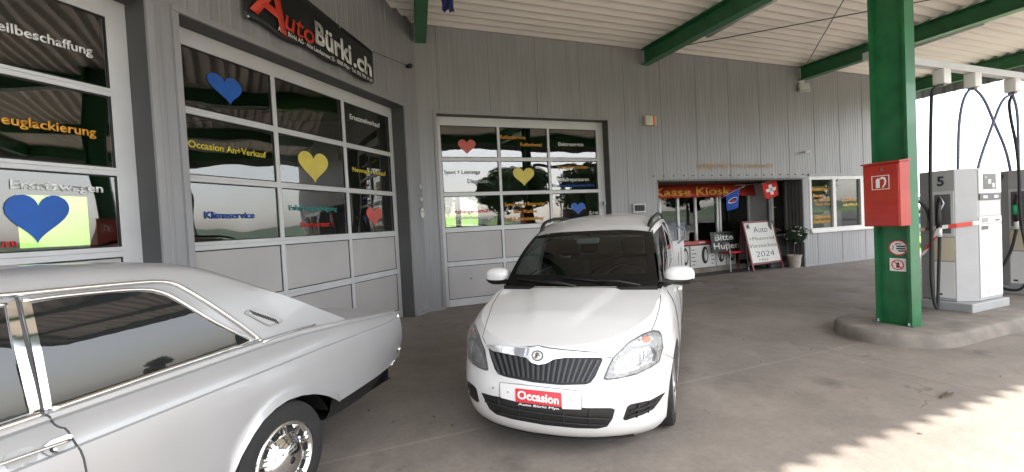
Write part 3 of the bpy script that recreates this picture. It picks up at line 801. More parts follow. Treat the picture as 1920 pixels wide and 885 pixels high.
def sidep(p, qq, sg):
    xb_, xt = 1.25+(4.12-1.25)*p, 1.95+(4.06-1.95)*p
    a = Vector((.70+.03*sstep(xb_, 1.25, 1.7), xb_, interp(xb_, ZT)-.004)); b = Vector((re_(xt), xt, interp(xt, RZE)))
    r = a.lerp(b, qq); r.x += .022*math.sin(math.pi*qq); r.x *= sg; return r
def sidecells(p0, p1, q0, q1, name, m, sg, off=0., n=8):
    q = MB(); q.grid([[sidep(p0+(p1-p0)*i/n, q0+(q1-q0)*j/6, sg)+Vector((sg*off, 0, 0)) for i in range(n+1)] for j in range(7)])
    return q.build(name, m, wc, smooth=True)
for sg in (-1, 1):
    sidecells(0, .045, 0, 1, 'pillar', 'blackgloss', sg, .002)
    sidecells(.045, .37, .04, .90, 'side_window', 'carglass', sg); sidecells(.045, .37, .90, 1, 'roof_side', 'wpaint', sg); sidecells(.045, .37, 0, .04, 'window_rubber', 'black', sg)
    sidecells(.37, .425, 0, 1, 'pillar', 'wpaint', sg)
    sidecells(.425, .72, .06, .93, 'side_window', 'tint', sg); sidecells(.425, .72, .93, 1, 'roof_side', 'wpaint', sg); sidecells(.425, .72, 0, .06, 'window_rubber', 'black', sg)
    sidecells(.72, 1, 0, 1, 'pillar', 'wpaint', sg)
q = MB()
q.grid([[sidep(1, j/6, -1).lerp(sidep(1, j/6, 1), i/6)+Vector((0, .06, 0)) for i in range(7)] for j in range(7)]); q.build('tailgate', 'wpaint', wc, smooth=True)
# inside
def rb(name, a, b, m, r=.05, par=wc, xf=None):
    q = MB(); q.rbox(a, b, r); return q.build(name, m, par, smooth=True, xf=xf)
q = MB(); q.grid([[(-.7+1.4*i/6, 1.12+.6*j/4, .955+.035*math.sin(math.pi*j/4)*(.5+.5*math.cos((i-3)/3*1.4))) for i in range(7)] for j in range(5)])
q.grid([[(-.7+1.4*i/6, 1.72, .955-.5*j) for i in range(7)] for j in range(2)]); q.build('dashboard', 'dark', wc, smooth=True)
rb('instrument_hood', (.16, 1.42, .95), (.56, 1.66, 1.05), 'dark', .06)
q = MB(); q.box((-.68, 1.5, .25), (.68, 4.0, .3)); q.build('cabin_floor', 'dark', wc)
q = MB(); q.box((-.68, 3.9, .3), (.68, 3.95, .98)); q.build('luggage_cover', 'dark', wc)
for sx in (-.36, .36):
    seat = rb('front_seat', (sx-.24, 2.0, .45), (sx+.24, 2.5, .62), 'dark', .07)
    rb('seat_back', (sx-.23, 2.42, .6), (sx+.23, 2.56, 1.16), 'dark', .06, seat); rb('headrest', (sx-.13, 2.46, 1.19), (sx+.13, 2.55, 1.37), 'dark', .04, seat)
rs = rb('rear_seat', (-.62, 3.0, .5), (.62, 3.5, .66), 'dark', .06)
rb('seat_back', (-.62, 3.42, .62), (.62, 3.56, 1.12), 'dark', .06, rs)
for sx in (-.36, .36): rb('headrest', (sx-.13, 3.46, 1.14), (sx+.13, 3.54, 1.32), 'dark', .04, rs)
q = MB(); ring = []
for k in range(28):
    a = 2*math.pi*k/28; ring.append((.36+.19*math.cos(a), 1.80-.19*math.sin(a)*.42, .98+.19*math.sin(a)*.9))
q.tube(ring, .015, 8, closed=True); q.tube([ring[0], (.36, 1.82, .98), ring[14]], .018, 6); q.tube([(.36, 1.82, .98), ring[21]], .018, 6); q.build('steering_wheel', 'dark', wc, smooth=True)
rb('rear_view_mirror', (-.115, 1.80, 1.355), (.115, 1.84, 1.415), 'grey', .012)
q = MB(); q.tube([(0, 1.83, 1.41), (0, 1.86, 1.47)], .012, 6); q.build('mirror_stalk', 'dark', wc)
for sx in (-.34, .34): rb('sun_visor', (sx-.2, 1.88, 1.415), (sx+.2, 2.02, 1.43), 'grey', .006)
# cowl and wipers
q = MB(); q.grid([[wsp(-.99+1.98*i/20, -.05+.075*j/2)+Vector((0, -.02, .012)) for i in range(21)] for j in range(3)]); q.build('cowl', 'black', wc, smooth=True)
def wiper(u0, v0, u1, v1, ux, vx):
    q = MB(); q.tube([wsp(u0, v0)+Vector((0, -.02, .02)), wsp((u0+u1)/2, (v0+v1)/2+.012)+Vector((0, -.03, .03)), wsp(u1, v1)+Vector((0, -.02, .02))], .009, 6)
    q.tube([wsp(ux+(2*u1-ux-u1-ux+ux)*0+(u1-(ux-u1)-ux)*0+(ux), vx)+Vector((0, -.012, .012)), wsp(u1, v1)+Vector((0, -.014, .014)), wsp(2*u1-ux, 2*v1-vx)+Vector((0, -.012, .012))], .007, 6)
    q.build('wiper', 'black', wc, smooth=True)
wiper(.02, .035, -.40, .085, .02, .05); wiper(.80, .03, .30, .10, .78, .045)
# roof rails
for sg in (-1, 1):
    q = MB(); pts = []
    for k in range(25):
        t = k/24; x = 2.12+1.75*t; h = .055*min(1, 5*math.sin(math.pi*t))**.7 if 0 < t < 1 else -.01
        pts.append(Vector((sg*(re_(x)-.035), x, interp(x, RZE)+.012+h)))
    q.tube(pts, [.018+.012*(1-sstep(k/24, 0, .08)) for k in range(25)], 8); q.build('roof_rail', 'black', wc, smooth=True)
    q = MB(); q.tube([Vector((sg*(re_(x)-.02), x, interp(x, RZE)+.006)) for x in [1.96+.1*k for k in range(21)]], .009, 6); q.build('roof_ditch', 'black', wc, smooth=True)
# door mirrors
for sg in (-1, 1):
    q = MB(); rws = []
    for i in range(13):
        a = math.pi*i/12; row = []
        for j in range(20):
            b = 2*math.pi*j/20
            ce = lambda v, e: math.copysign(abs(v)**e, v)
            row.append((sg*(.86+.125*-ce(math.cos(a), .8)), 1.50+.075*ce(math.sin(a), .7)*ce(math.cos(b), .8)-(.02 if math.cos(b) < 0 else 0), 1.075+.085*ce(math.sin(a), .7)*ce(math.sin(b), .8)))
        rws.append(row)
    q.grid(rws, True)
    top_f = [f for f in q.f if sum(q.v[i][2] for i in f)/len(f) > 1.05]; low = [f for f in q.f if f not in top_f]
    t = MB(); t.v = list(q.v); t.f = top_f; mh = t.build('door_mirror', 'wpaint', wc, smooth=True, sharp='recalc')
    t = MB(); t.v = list(q.v); t.f = low; t.build('mirror_base', 'black', mh, smooth=True, sharp='recalc')
    q = MB(); q.tube([(sg*.70, 1.50, .985), (sg*.79, 1.50, 1.02)], .03, 8); q.build('mirror_stalk', 'black', mh, smooth=True)
for sx in (.712, -.712):
    for yy in (AX, BX_): wheel(wc, sx, yy, .30, .30, .19, 1 if sx > 0 else -1, .205, 'cover')
# dark underside and wheel wells
q = MB(); q.box((-.6, .62, .16), (.6, 4.05, .22)); q.build('underbody', 'black', wc)
q = MB()
for sg in (-1, 1):
    for yy in (AX, BX_):
        q.grid([[(sg*x, yy+.345*math.cos(R(a)), .30+.345*math.sin(R(a))) for x in (.45, .80)] for a in range(-10, 191, 10)])
        q.add([(sg*.5, yy-.36, .1), (sg*.5, yy+.36, .1), (sg*.5, yy+.36, .7), (sg*.5, yy-.36, .7)], [(0, 1, 2, 3)])
q.build('wheel_well', 'black', wc)
BW = Body(wc, wbody, bonnet)
# grille
gr = sm([(917, 649), (960, 652), (1010, 659), (1060, 664), (1124, 669), (1130, 674), (1116, 706), (1107, 718), (1098, 721), (1050, 722), (1000, 717), (950, 707), (936, 702), (929, 692), (920, 664)])
grs = sm([(912, 643), (1010, 652), (1132, 664), (1138, 672), (1122, 710), (1111, 725), (1100, 728), (1050, 729), (1000, 724), (948, 713), (932, 708), (923, 694), (913, 662)])
gs = BW.patch('grille_surround', grs, 'wpaint', .006, 6)[0]
gq = BW.patch('grille', gr, 'black', .010, 6)[0]
n_s = 19
M['slat'] = mat('grille_slat', (.045, .045, .048), .35)
for k in range(n_s):
    t = (k+.5)/n_s
    u0 = 921+(1126-921)*t; v0 = 657+(674-657)*t+2; u1 = 937+(1104-937)*t; v1 = 702+(720-702)*min(1, 1.5*t)-2-6*max(0, t-.66)
    hw = 1.9
    BW.patch('grille_slat', [(u0-hw, v0), (u0+hw, v0), (u1+hw, v1), (u1-hw, v1)], 'slat', .030, 6, skirt=.0, parent=gq)
ch = sm([(915, 648), (925, 648), (960, 650), (985, 653), (1000, 652), (1012, 650), (1026, 654), (1060, 658), (1110, 662), (1128, 665), (1132, 670), (1110, 671), (1060, 671), (1040, 674), (1026, 682), (1012, 684), (999, 680), (990, 671), (960, 665), (930, 659)])
BW.patch('chrome_strip', ch, 'chrome', .034, 5, skirt=.02)
def ell(cx, cy, rx, ry, n=24): return [(cx+rx*math.cos(2*math.pi*k/n), cy+ry*math.sin(2*math.pi*k/n)) for k in range(n)]
em = BW.patch('badge', ell(1011.5, 667, 14, 13.5), 'chrome', .042, 3, skirt=.02)[0]
BW.patch('badge_ring', ell(1011.5, 667, 11.5, 11), 'dgrey', .044, 3, skirt=.0, parent=em)
BW.patch('badge_field', ell(1011.5, 667, 8.6, 8.2), 'white', .046, 3, skirt=.0, parent=em)
BW.patch('badge_arrow', [(1006, 672), (1009, 665), (1007, 663), (1011, 660), (1016, 662), (1013, 664), (1018, 666), (1013, 668), (1010, 673)], 'dgrey', .048, 3, skirt=.0, parent=em)
# lower intake, side intakes
lg = sm([(903, 736), (920, 741), (968, 750), (1020, 757), (1100, 765), (1146, 765), (1153, 767), (1148, 785), (1138, 799), (1120, 803), (1080, 802), (1020, 796), (960, 785), (930, 776), (918, 766)])
li = BW.patch('lower_intake', lg, 'black', .004, 6)[0]
def bar(px, parent, off=.012, r=.006): BW.strip('intake_bar', px, 'rubber', r, off, parent, 10, 6)
bar([(912, 751), (960, 765), (1020, 774), (1090, 782), (1142, 784)], li); bar([(928, 770), (960, 777), (1020, 787), (1090, 794), (1134, 796)], li, .01, .005)
for u, v0, v1 in ((938, 748, 774), (975, 762, 784), (1015, 770, 792), (1057, 771, 797), (1105, 768, 799)): bar([(u, v0), (u-1, v1)], li, .012, .005)
fo_ = sm([(1247, 735), (1236, 752), (1224, 767), (1205, 777), (1172, 788), (1168, 786), (1176, 762), (1182, 758), (1220, 750)])
BW.patch('side_intake', fo_, 'black', .004, 5)
bar([(1179, 770), (1205, 763), (1233, 750)], wc); bar([(1175, 780), (1205, 771), (1224, 762)], wc); bar([(1196, 756), (1192, 781)], wc); bar([(1216, 752), (1213, 772)], wc)
fl = sm([(871, 709), (876, 713), (890, 724), (894, 730), (899, 754), (894, 753), (884, 744), (876, 733), (872, 722)])
BW.patch('side_intake', fl, 'black', .004, 4)
# lip
lip = [(920, 784), (950, 793), (980, 800), (1040, 809), (1100, 815), (1131, 817), (1160, 811), (1196, 803), (1186, 800), (1130, 807), (1060, 803), (980, 793), (935, 781)]
lc = [cm for cm in wcols if cm[0] == 'f' and wpt(cm, 0).x < .56]
q = MB()
def lipcol(cm, sg):
    o = []
    for v, d in ((0, .004), (.0, .012), (.025, .014), (.05, .012), (.055, .0)):
        p = wpt(cm, v); k = 1-sstep(p.x, .40, .56); p = wpt(cm, v*(.35+.65*k)); o.append(Vector((sg*(p.x+d*.6*(p.x/.6)), p.y-d, p.z-(.006 if v == 0 and d > .005 else 0))))
    return o
q.grid([lipcol(cm, -1) for cm in lc[:0:-1]]+[lipcol(cm, 1) for cm in lc]); q.build('bumper_lip', 'blackgloss', wc, smooth='angle')
# plate
BW.patch('plate_recess', sm([(939, 717), (1085, 733), (1090, 737), (1090, 767), (1030, 765), (968, 752), (940, 745)]), 'wpaint', .009, 7, skirt=.006)
plq = [(968, 728), (1053, 737), (1054, 765), (969, 754)]
BW.strip('recess_edge', [(938.5, 745), (938.5, 717), (1012, 725), (1085, 733), (1090, 738), (1090.5, 765)], 'gap', .0016, .009, step=6)
pl = BW.patch('sale_plate', sm(plq), 'signred', .016, 6, skirt=.008)[0]
BW.patch('plate_band', [(969, 752), (1054, 762), (1054.5, 767), (969.5, 757)], 'black', .018, 6, skirt=.008)
def text_on(body, name, s_, quad, m, off, parent, bold=0.):
    """letters stretched over four traced corners (bl, br, tr, tl)"""
    cu = bpy.data.curves.new('t', 'FONT'); cu.body = s_; cu.size = 1; cu.offset = bold; cu.resolution_u = 3
    ob = bpy.data.objects.new('t', cu); col.objects.link(ob)
    me = bpy.data.meshes.new_from_object(ob.evaluated_get(bpy.context.evaluated_depsgraph_get())); bpy.data.objects.remove(ob); bpy.data.curves.remove(cu)
    xs = [v.co.x for v in me.vertices]; a, b = min(xs), max(xs)
    bl, br, tr, tl = [Vector(p) for p in quad]
    px = []
    for v in me.vertices:
        s = (v.co.x-a)/(b-a); t = v.co.y/.70
        p = bl.lerp(br, s).lerp(tl.lerp(tr, s), t); px.append((p.x, p.y))
    for v, (h, n) in zip(me.vertices, trace(body.bvh, body.inv, px)): v.co = h+n*off
    me.name = name; me.materials.clear(); me.materials.append(M[m]); o = bpy.data.objects.new(name, me); col.objects.link(o); o.parent = parent; return o
text_on(BW, 'lettering', 'Occasion', [(972.5, 746), (1049, 757), (1048.5, 742.5), (972.5, 732.5)], 'W', .0195, pl, .035)
text_on(BW, 'lettering', 'Auto Bürki Pfyn', [(974, 757.5), (1049, 766.5), (1049, 762.5), (974, 753.2)], 'W', .0205, pl, .02)
for u, v in ((953.5, 735), (1074, 750), (926, 727)): BW.patch('plate_screw', ell(u, v, 1.6, 1.6, 8), 'grey', .011, 2, skirt=.0)
# headlamps traced on the car's left, mirrored across
hl = sm([(1224, 619), (1236, 621), (1241, 628), (1243, 652), (1236, 678), (1222, 688), (1190, 703), (1160, 710), (1136, 713), (1131, 710), (1137, 695), (1148, 671), (1180, 640), (1205, 626)])
def inset(px, k):
    cx = sum(p[0] for p in px)/len(px); cy = sum(p[1] for p in px)/len(px); return [(cx+(u-cx)*k, cy+(v-cy)*k) for u, v in px]
HS = MB()
lamps = BW.patch('headlamp', hl, 'dgrey', .004, 6, mirror=True)
def lampbit(name, px, m, off, step=5):
    a = BW.patch(name, px, m, off, step, mirror=True, skirt=.0)
    for o, p in zip(a, lamps): o.parent = p
M['lampsilver'] = mat('lamp_reflector', (.27, .27, .265), .28, .7, bump=1.0, bscale=45)
M['lampbowl'] = mat('lamp_bowl', (.36, .36, .355), .2, .8, bump=.9, bscale=30)
lampbit('reflector', inset(hl, .93), 'lampsilver', .007)
lampbit('lamp_bowl', sm([(1160, 672), (1190, 656), (1214, 650), (1226, 656), (1229, 668), (1222, 679), (1196, 692), (1166, 700), (1150, 702), (1150, 688)]), 'lampbowl', .009)
lampbit('lamp_shadow', sm([(1216, 650), (1224, 653), (1229, 664), (1226, 676), (1221, 678), (1224, 664)]), 'dgrey', .011, 4)
lampbit('indicator', sm([(1176, 649), (1200, 632), (1217, 629), (1224, 637), (1215, 645), (1190, 650)]), 'lampbowl', .010, 4)
lampbit('indicator_bulb', sm([(1202, 634), (1212, 630), (1220, 636), (1214, 643), (1204, 643)]), 'amber', .012, 4)
for k in range(5): lampbit('reflector_rib', [(1183+7*k, 672-4.2*k), (1185+7*k, 671-4.2*k), (1186+7*k, 690-4.4*k), (1184+7*k, 691-4.4*k)], 'lampsilver', .0115, 5) if k in (2, 3) else None
lampbit('lens', inset(hl, .985), 'lens', .022)
# shut lines
BW.strip('bonnet_gap', [(1222, 619), (1230, 600), (1236, 578), (1239, 560), (1237, 545)], 'gap', .0028, .0)
BW.strip('bonnet_gap', [(913, 648), (905, 632), (912, 606), (924, 570), (942, 540)], 'gap', .0028, .0)
BW.strip('bonnet_gap', [(914, 646), (940, 647.5), (985, 650), (1012, 648.5), (1028, 652), (1062, 656), (1112, 660.5), (1131, 664)], 'gap', .0026, .002, step=6)
BW.strip('bumper_gap', [(1243, 662), (1254, 668), (1262, 672)], 'gap', .0026, .0)
BW.strip('bumper_gap', [(1132, 668), (1146, 671)], 'gap', .0026, .0)
# side trims seen edge on: door seam and rubbing strip, handles
for sg in (-1, 1):
    for x, x2 in ((1.36, 1.42), (2.40, 2.44), (3.30, 3.30)):
        q = MB(); q.tube([Vector((sg*(interp((z-.08)/.93, WT)+.001), x+(x2-x)*(z-.25)/.7, z)) for z in [.25+.07*k for k in range(11)]], .004, 5); q.build('door_gap', 'gap', wc)
    for x in (2.24, 3.14): rb('door_handle', (sg*.842-.02, x, .82), (sg*.842+.02, x+.18, .855), 'wpaint', .012)

# ------------------------------------------------------------------ the silver coupe
SPOS = (-1.305, 2.498, 0); SYAW = R(-17)
sc_ = empty('silver_coupe', SPOS, SYAW, 'silver vintage coupe with chrome window trim and chrome wheel seen from its rear flank', 'car')
CX_ = -.90
ARCH = [(-.40, .22), (-.385, .36), (-.36, .46), (-.31, .535), (-.24, .60), (-.175, .645), (-.09, .675), (-.006, .685), (.1, .672), (.198, .643), (.26, .615), (.31, .588), (.37, .548), (.428, .501), (.69, .505), (.95, .505), (1.1, .508), (1.32, .53)]
def szb(t):
    if t < -1.2:
        d = t+3.05
        if abs(d) < .40: return .22+.46*max(0, 1-(abs(d)/.40)**2.2)**.6
        return .22
    return interp(t, ARCH)
def taper(t):      # plan narrowing at the rear corner and the nose
    r = 0.
    if t > .7: r -= .055*((t-.7)/.64)**3.0
    if t < -3.5: r -= .14*((-3.5-t)/.7)**2.2
    return r
def crz(t): return .878-.012*sstep(t, .3, 1.3)
SID = [(.18, -.075), (.30, -.03), (.42, -.008), (.55, .0), (.70, .0), (.80, -.004), (.868, -.013)]
def shoulder(t): return interp(t, [(-4.2, .90), (-2.4, 1.0), (-1, 1.026), (-.1, 1.036), (.2, 1.030), (.63, .995), (.94, .962), (1.29, .925)])
ts = sorted(set([-4.2+.1*k for k in range(38)] + [-.52, -.46, -.43] + [-.415+.02*k for k in range(45)] + [.5, .56, .63, .7, .78, .86, .94, 1.02, 1.1, 1.16, 1.22, 1.26, 1.30, 1.325, 1.338]))
q = MB(); secs = []
for t in ts:
    zb = szb(t); cz = crz(t); sh = shoulder(t); tp = taper(t); sec = []
    for k in range(11):
        z = zb+(cz-.006-zb)*k/10
        fl_ = .022*max(0, 1-abs(z-zb)/.05) if -.45 < t < .43 else 0
        lean = -.05*sstep(t, .5, 1.3)*sstep(.75-z, 0, .3)
        sec.append(Vector((interp(z, SID)+tp+fl_+lean, t, z)))
    sec.append(Vector((-.014+tp, t, cz))); sec.append(Vector((-.030+tp, t, cz+.004)))
    g = 1-sstep(t, -.05, .7)        # the moulded groove under the window dies out to the rear
    for fz, x in ((.35, -.040-.0*g), (.55, -.050-.014*g), (.68, -.062-.020*g), (.80, -.056-.004*g), (.92, -.062), (1.0, -.080)):
        sec.append(Vector((x+tp, t, cz+.004+(sh-cz-.004)*fz)))
    secs.append(sec)
sidev = secs
q.grid(secs); q.grid([[Vector((2*CX_-p.x, p.y, p.z)) for p in s] for s in secs])
# rear panel and nose
for k, dy in ((-1, .02), (0, -.05)):
    a = secs[k]; b = [Vector((2*CX_-p.x, p.y, p.z)) for p in a]
    q.grid([[p.lerp(r, i/8)+Vector((0, dy*(1-(i/4-1)**4), 0)) for p, r in zip(a, b)] for i in range(9)])
sbody = q.build('body', 'spaint', sc_, smooth='angle', sharp='recalc')
# deck and bonnet
def deck(t0, t1, n, name, crown):
    rws = []
    for i in range(n+1):
        t = t0+(t1-t0)*i/n; sh = shoulder(t); tp = taper(t); x0 = -.08+tp; x1 = 2*CX_-x0
        rws.append([Vector((x0+(x1-x0)*j/16, t, sh+crown*(1-abs(j/8-1)**3.0))) for j in range(17)])
    q = MB(); q.grid(rws); return q.build(name, 'spaint', sc_, smooth=True, sharp='recalc')
sdeck = deck(.15, 1.336, 14, 'boot_lid', .008)
deck(-4.2, -2.3, 16, 'bonnet', .03)
# cabin
def zr(t): return interp(t, [(-2.75, 1.0), (-2.5, 1.14), (-2.2, 1.32), (-1.95, 1.455), (-1.7, 1.51), (-1.2, 1.535), (-.75, 1.53), (-.5, 1.515), (-.33, 1.492), (-.2, 1.445), (-.05, 1.365), (.1, 1.285), (.25, 1.20), (.42, 1.11), (.58, 1.03), (.66, .985)])
def ex(z):
    f = (z-1.03)/.40
    return -.08-.4*(.135*f+.03*f*f+.06*max(0, f)**4)
cts = sorted(set([-2.75+.06*k for k in range(57)]+[.64, .66]))
cabs = []
for t in cts:
    base = shoulder(t)-.01; zc = max(zr(t), base+.004); ze = base+(zc-base)*(1-.14*sstep(zc-base, .1, .45))
    hgt = ze-base; sec = []
    for k in range(9):
        z = base+hgt*k/8; sec.append(Vector((ex(z), t, z)))
    xe = ex(ze)
    for dx, f in ((-.012, .30), (-.035, .55), (-.075, .76), (-.15, .90), (-.28, .97)): sec.append(Vector((xe+dx, t, ze+(zc-ze)*f)))
    sec.append(Vector((CX_, t, zc)))
    sec += [Vector((2*CX_-p.x, p.y, p.z)) for p in sec[-2::-1]]
    cabs.append(sec)
q = MB(); q.grid(cabs); scab = q.build('cabin', 'spaint', sc_, smooth='angle', sharp='recalc')
BS = Body(sc_, sbody, scab, sdeck)
# quarter window, door window
qw = [(55, 570), (100, 562), (150, 556), (210, 550), (258, 547.5), (285, 549), (310, 556), (345, 575), (380, 597), (425, 621), (470, 640), (420, 658), (300, 697), (200, 731), (96, 766), (90, 740), (75, 660)]
qwin = BS.patch('quarter_window', qw, 'tint', .004, 10, skirt=.002)[0]
dw = [(-230, 600), (-100, 588), (8, 577), (20, 640), (38, 720), (52, 775), (-40, 806), (-230, 876)]
dwin = BS.patch('door_window', dw, 'tint', .004, 14, skirt=.002)[0]
def sstrip(name, px, r, off=.004, m='chrome', step=10, par=None): return BS.strip(name, px, m, r, off, par or sc_, step, 8)
sstrip('window_trim', smooth2([(40, 566), (100, 557), (200, 547), (258, 543), (290, 544.5), (318, 554), (350, 573), (390, 598), (440, 624), (478, 640)], 1, False), .0085, .006)
sstrip('window_trim', smooth2([(482, 637), (420, 660.5), (300, 700), (200, 735), (95, 771)], 1, False), .012, .008)
sstrip('drip_rail', smooth2([(-160, 567), (0, 556), (150, 540.5), (250, 531.5), (295, 528.5), (325, 532), (350, 545), (390, 569), (440, 603), (474, 628), (488, 640)], 1, False), .0095, .008)
BS.patch('window_post', [(36, 566), (55, 570), (75, 660), (95, 768), (80, 776), (60, 670)], 'chrome', .012, 9, skirt=.006)
BS.patch('window_post', [(8, 570), (26, 566), (48, 670), (76, 774), (54, 782), (38, 716), (20, 640)], 'chrome', .011, 9, skirt=.006)
BS.strip('door_gap', [(28, 560), (36, 600), (58, 690), (78, 778)], 'gap', .005, .010, step=8)
sstrip('window_trim', [(80, 779), (0, 806), (-230, 884)], .011, .008)
sstrip('window_trim', [(10, 572), (-100, 583), (-230, 595)], .008, .006)
sstrip('door_gap', smooth2([(80, 779), (92, 779), (100, 795), (112, 802), (124, 803), (140, 830), (155, 850), (163, 890), (166, 930)], 1, False), .0035, .0, 'gap', 6)
# crease highlight line, handle
hd = BS.patch('door_handle', sm([(76, 838), (88, 828), (122, 815), (130, 817), (128, 823), (112, 829), (85, 838)]), 'chrome', .020, 5, skirt=.012)[0]
BS.patch('handle_plate', sm([(76, 843), (128, 824), (118, 840), (104, 852), (90, 855), (80, 850)]), 'steel', .010, 5, parent=hd)
BS.patch('lock', ell(96, 844.5, 6, 4.5, 14), 'black', .014, 3, parent=hd); BS.patch('lock_cylinder', ell(97.5, 843.5, 3.6, 2.6, 12), 'chrome', .018, 3, parent=hd)
BS.patch('handle_bowl', sm([(2, 865), (12, 850), (40, 840), (62, 838), (72, 845), (68, 862), (45, 876), (15, 880)]), 'grey', .003, 6)
sstrip('handle_bar', [(-60, 890), (0, 869), (60, 848), (125, 826)], .006, .022)
# pillar vent
vp = sm([(457, 587), (462, 582), (478, 580), (490, 582), (527, 599), (531, 603), (524, 606), (506, 612), (498, 610)])
ven = BS.patch('pillar_vent', vp, 'steel', .006, 5)[0]
BS.patch('vent_field', inset(vp, .84), 'spaint', .009, 5, parent=ven, skirt=.0)
for k in range(11):
    t = k/10; u, v = 465.5+46*t, 582.5+15.8*t
    BS.patch('vent_slot', [(u, v), (u+1.7, v-.2), (u+9.6, v+8.4), (u+7.8, v+8.6)], 'black', .0115, 3, parent=ven, skirt=.0)
sstrip('pillar_trim', [(492, 642), (520, 632), (560, 619), (590, 609)], .007, .004)
# rear lamps, bumper, valance
q = MB(); q.rbox((-.40, 1.32, .70), (-.075, 1.372, .88), .02); q.build('tail_lamp', 'taill', sc_, smooth=True)
q = MB(); q.rbox((-1.72, 1.32, .70), (-1.40, 1.372, .88), .02); q.build('tail_lamp', 'taill', sc_, smooth=True)
q = MB(); q.tube([(-.078, 1.325, z) for z in (.90, .86, .80, .74, .69)], .008, 8); q.build('lamp_trim', 'chrome', sc_, smooth=True)
q = MB(); pth = [(-.085, 1.20, .575), (-.095, 1.29, .60), (-.16, 1.39, .61), (-.5, 1.44, .61), (-.9, 1.45, .61), (-1.3, 1.44, .61), (-1.64, 1.39, .61), (-1.71, 1.2, .6)]
q.tube(pth, [.02]+[.035]*6+[.02], 10); q.build('bumper', 'chrome', sc_, smooth=True)
sstrip('bumper_trim', [(751, 652), (748, 668), (741, 686)], .008, .008)
q = MB(); q.grid([[(-.05+d-.10*sstep(t, .8, 1.3), t, z) for t in (.43, .6, .8, 1.0, 1.1, 1.17)] for z, d in ((.52, 0), (.44, -.02), (.37, -.06))])
q.grid([[(-1.75, t, z) for t in (.43, 1.25)] for z in (.52, .37)]); q.grid([[(-.16-1.5*i/6, 1.26, z) for i in range(7)] for z in (.60, .37)])
q.grid([[(-.13, t, .37), (-1.7, t, .37)] for t in (.43, 1.26)])
q.build('valance', 'black', sc_, smooth=True)
for sx, sd in ((-.125, 1), (-1.675, -1)):
    for yy in (0, -3.05): wheel(sc_, sx, yy, .345, .315, .215, sd, .205, 'dish')
q = MB(); q.box((-1.6, -4, .2), (-.2, .5, .26))
for sgx in (0, 1):
    for yy in (.02, -3.05):
        f = (lambda x: x) if sgx == 0 else (lambda x: 2*CX_-x)
        q.grid([[(f(x), yy+.42*math.cos(R(a)), .30+.40*math.sin(R(a))) for x in (-.06, -.5)] for a in range(22, 196, 10)])
        q.add([(f(-.48), yy-.45, .3), (f(-.48), yy+.45, .3), (f(-.48), yy+.45, .75), (f(-.48), yy-.45, .75)], [(0, 1, 2, 3)])
q.build('underbody', 'black', sc_)
q = MB(); q.grid([[(-.35-1.1*i/6, -2.62+.60*j/4+.02*0, 1.06+.40*j/4) for i in range(7)] for j in range(5)])
# ================================================================== THINGS ON AND AROUND THE BUILDING
def at2(name, s, n, z, label, cat, group=None, dr=0.):
    return empty(name, P2(s, n, z), RZ2+dr, label, cat, group)
# banner over the middle door
bn = empty('banner', O2+Matrix.Rotation(RZ2, 3, 'Z') @ T1(Vector((-2.6, -.07, 3.98))), RZ1, 'long black vinyl banner with red and white lettering hung over the tall doors', 'banner')
def bnr(x, z):      # sagging lower edge
    return -.006*math.sin(x*5+z*3)-.006*math.sin(x*2.3)
q = MB()
rows = []
for j in range(9):
    f = j/8; row = []
    for i in range(41):
        x = -1.16+2.32*i/40; zl = .015-.10*((i/40))+.02*math.sin(i*.5); zt = .86-.44*(i/40)**.9
        zt = .80-.36*(i/40)
        row.append((x, bnr(x, f), zl+(zt-zl)*f))
    rows.append(row)
q.grid(rows); bs = q.build('cloth', 'banner', bn, smooth=True)
so = bs.modifiers.new('thick', 'SOLIDIFY'); so.thickness = .004
def bl(body, x0, x1, z, h, m, bold, shear=0., slope=-.10): return lettering(body, x0, x1, z, h, m, bs, -.018, bold=bold, shear=shear, slope=slope, th=.002)
bl('A', -1.10, -.58, .16, .50, 'bannerred', .02, .25, -.25); bl('uto', -.60, -.12, .12, .26, 'bannerred', .01, .2, -.10)
bl('Bürki', -.10, .62, .135, .28, 'W', .03, .0, -.10); bl('.ch', .66, 1.10, .06, .25, 'W', .03, .0, -.08)
bl('Auto Bürki AG · Alte Landstrasse 25 · 8505 Pfyn · Tel. 052 765 14 65', -.72, 1.10, .048, .056, 'W', .012, .0, -.062)
bl('.', 1.2, 1.21, .4, .002, 'banner', 0)
for x, z in ((-1.13, .76), (-.4, .66), (.4, .52), (1.13, .43), (1.13, -.06), (0, .0), (-1.13, .04)):
    e = MB(); e.lathe([(.007, -.004), (.014, -.006), (.014, .002)], 12, 'y', (x, bnr(x, .5)-.012, z)); e.build('eyelet', 'chrome', bs)
q = MB(); q.tube([(1.13, -.02, .43), (2.26, .0, .55)], .005, 5); q.build('tie_cord', 'black', bn)
q = MB(); q.lathe([(0, -.06), (.03, -.055), (.045, -.02), (.03, .06), (0, .06)], 14, 'y', (2.28, .0, .56)); q.build('cord_hook', 'black', bn, smooth=True)

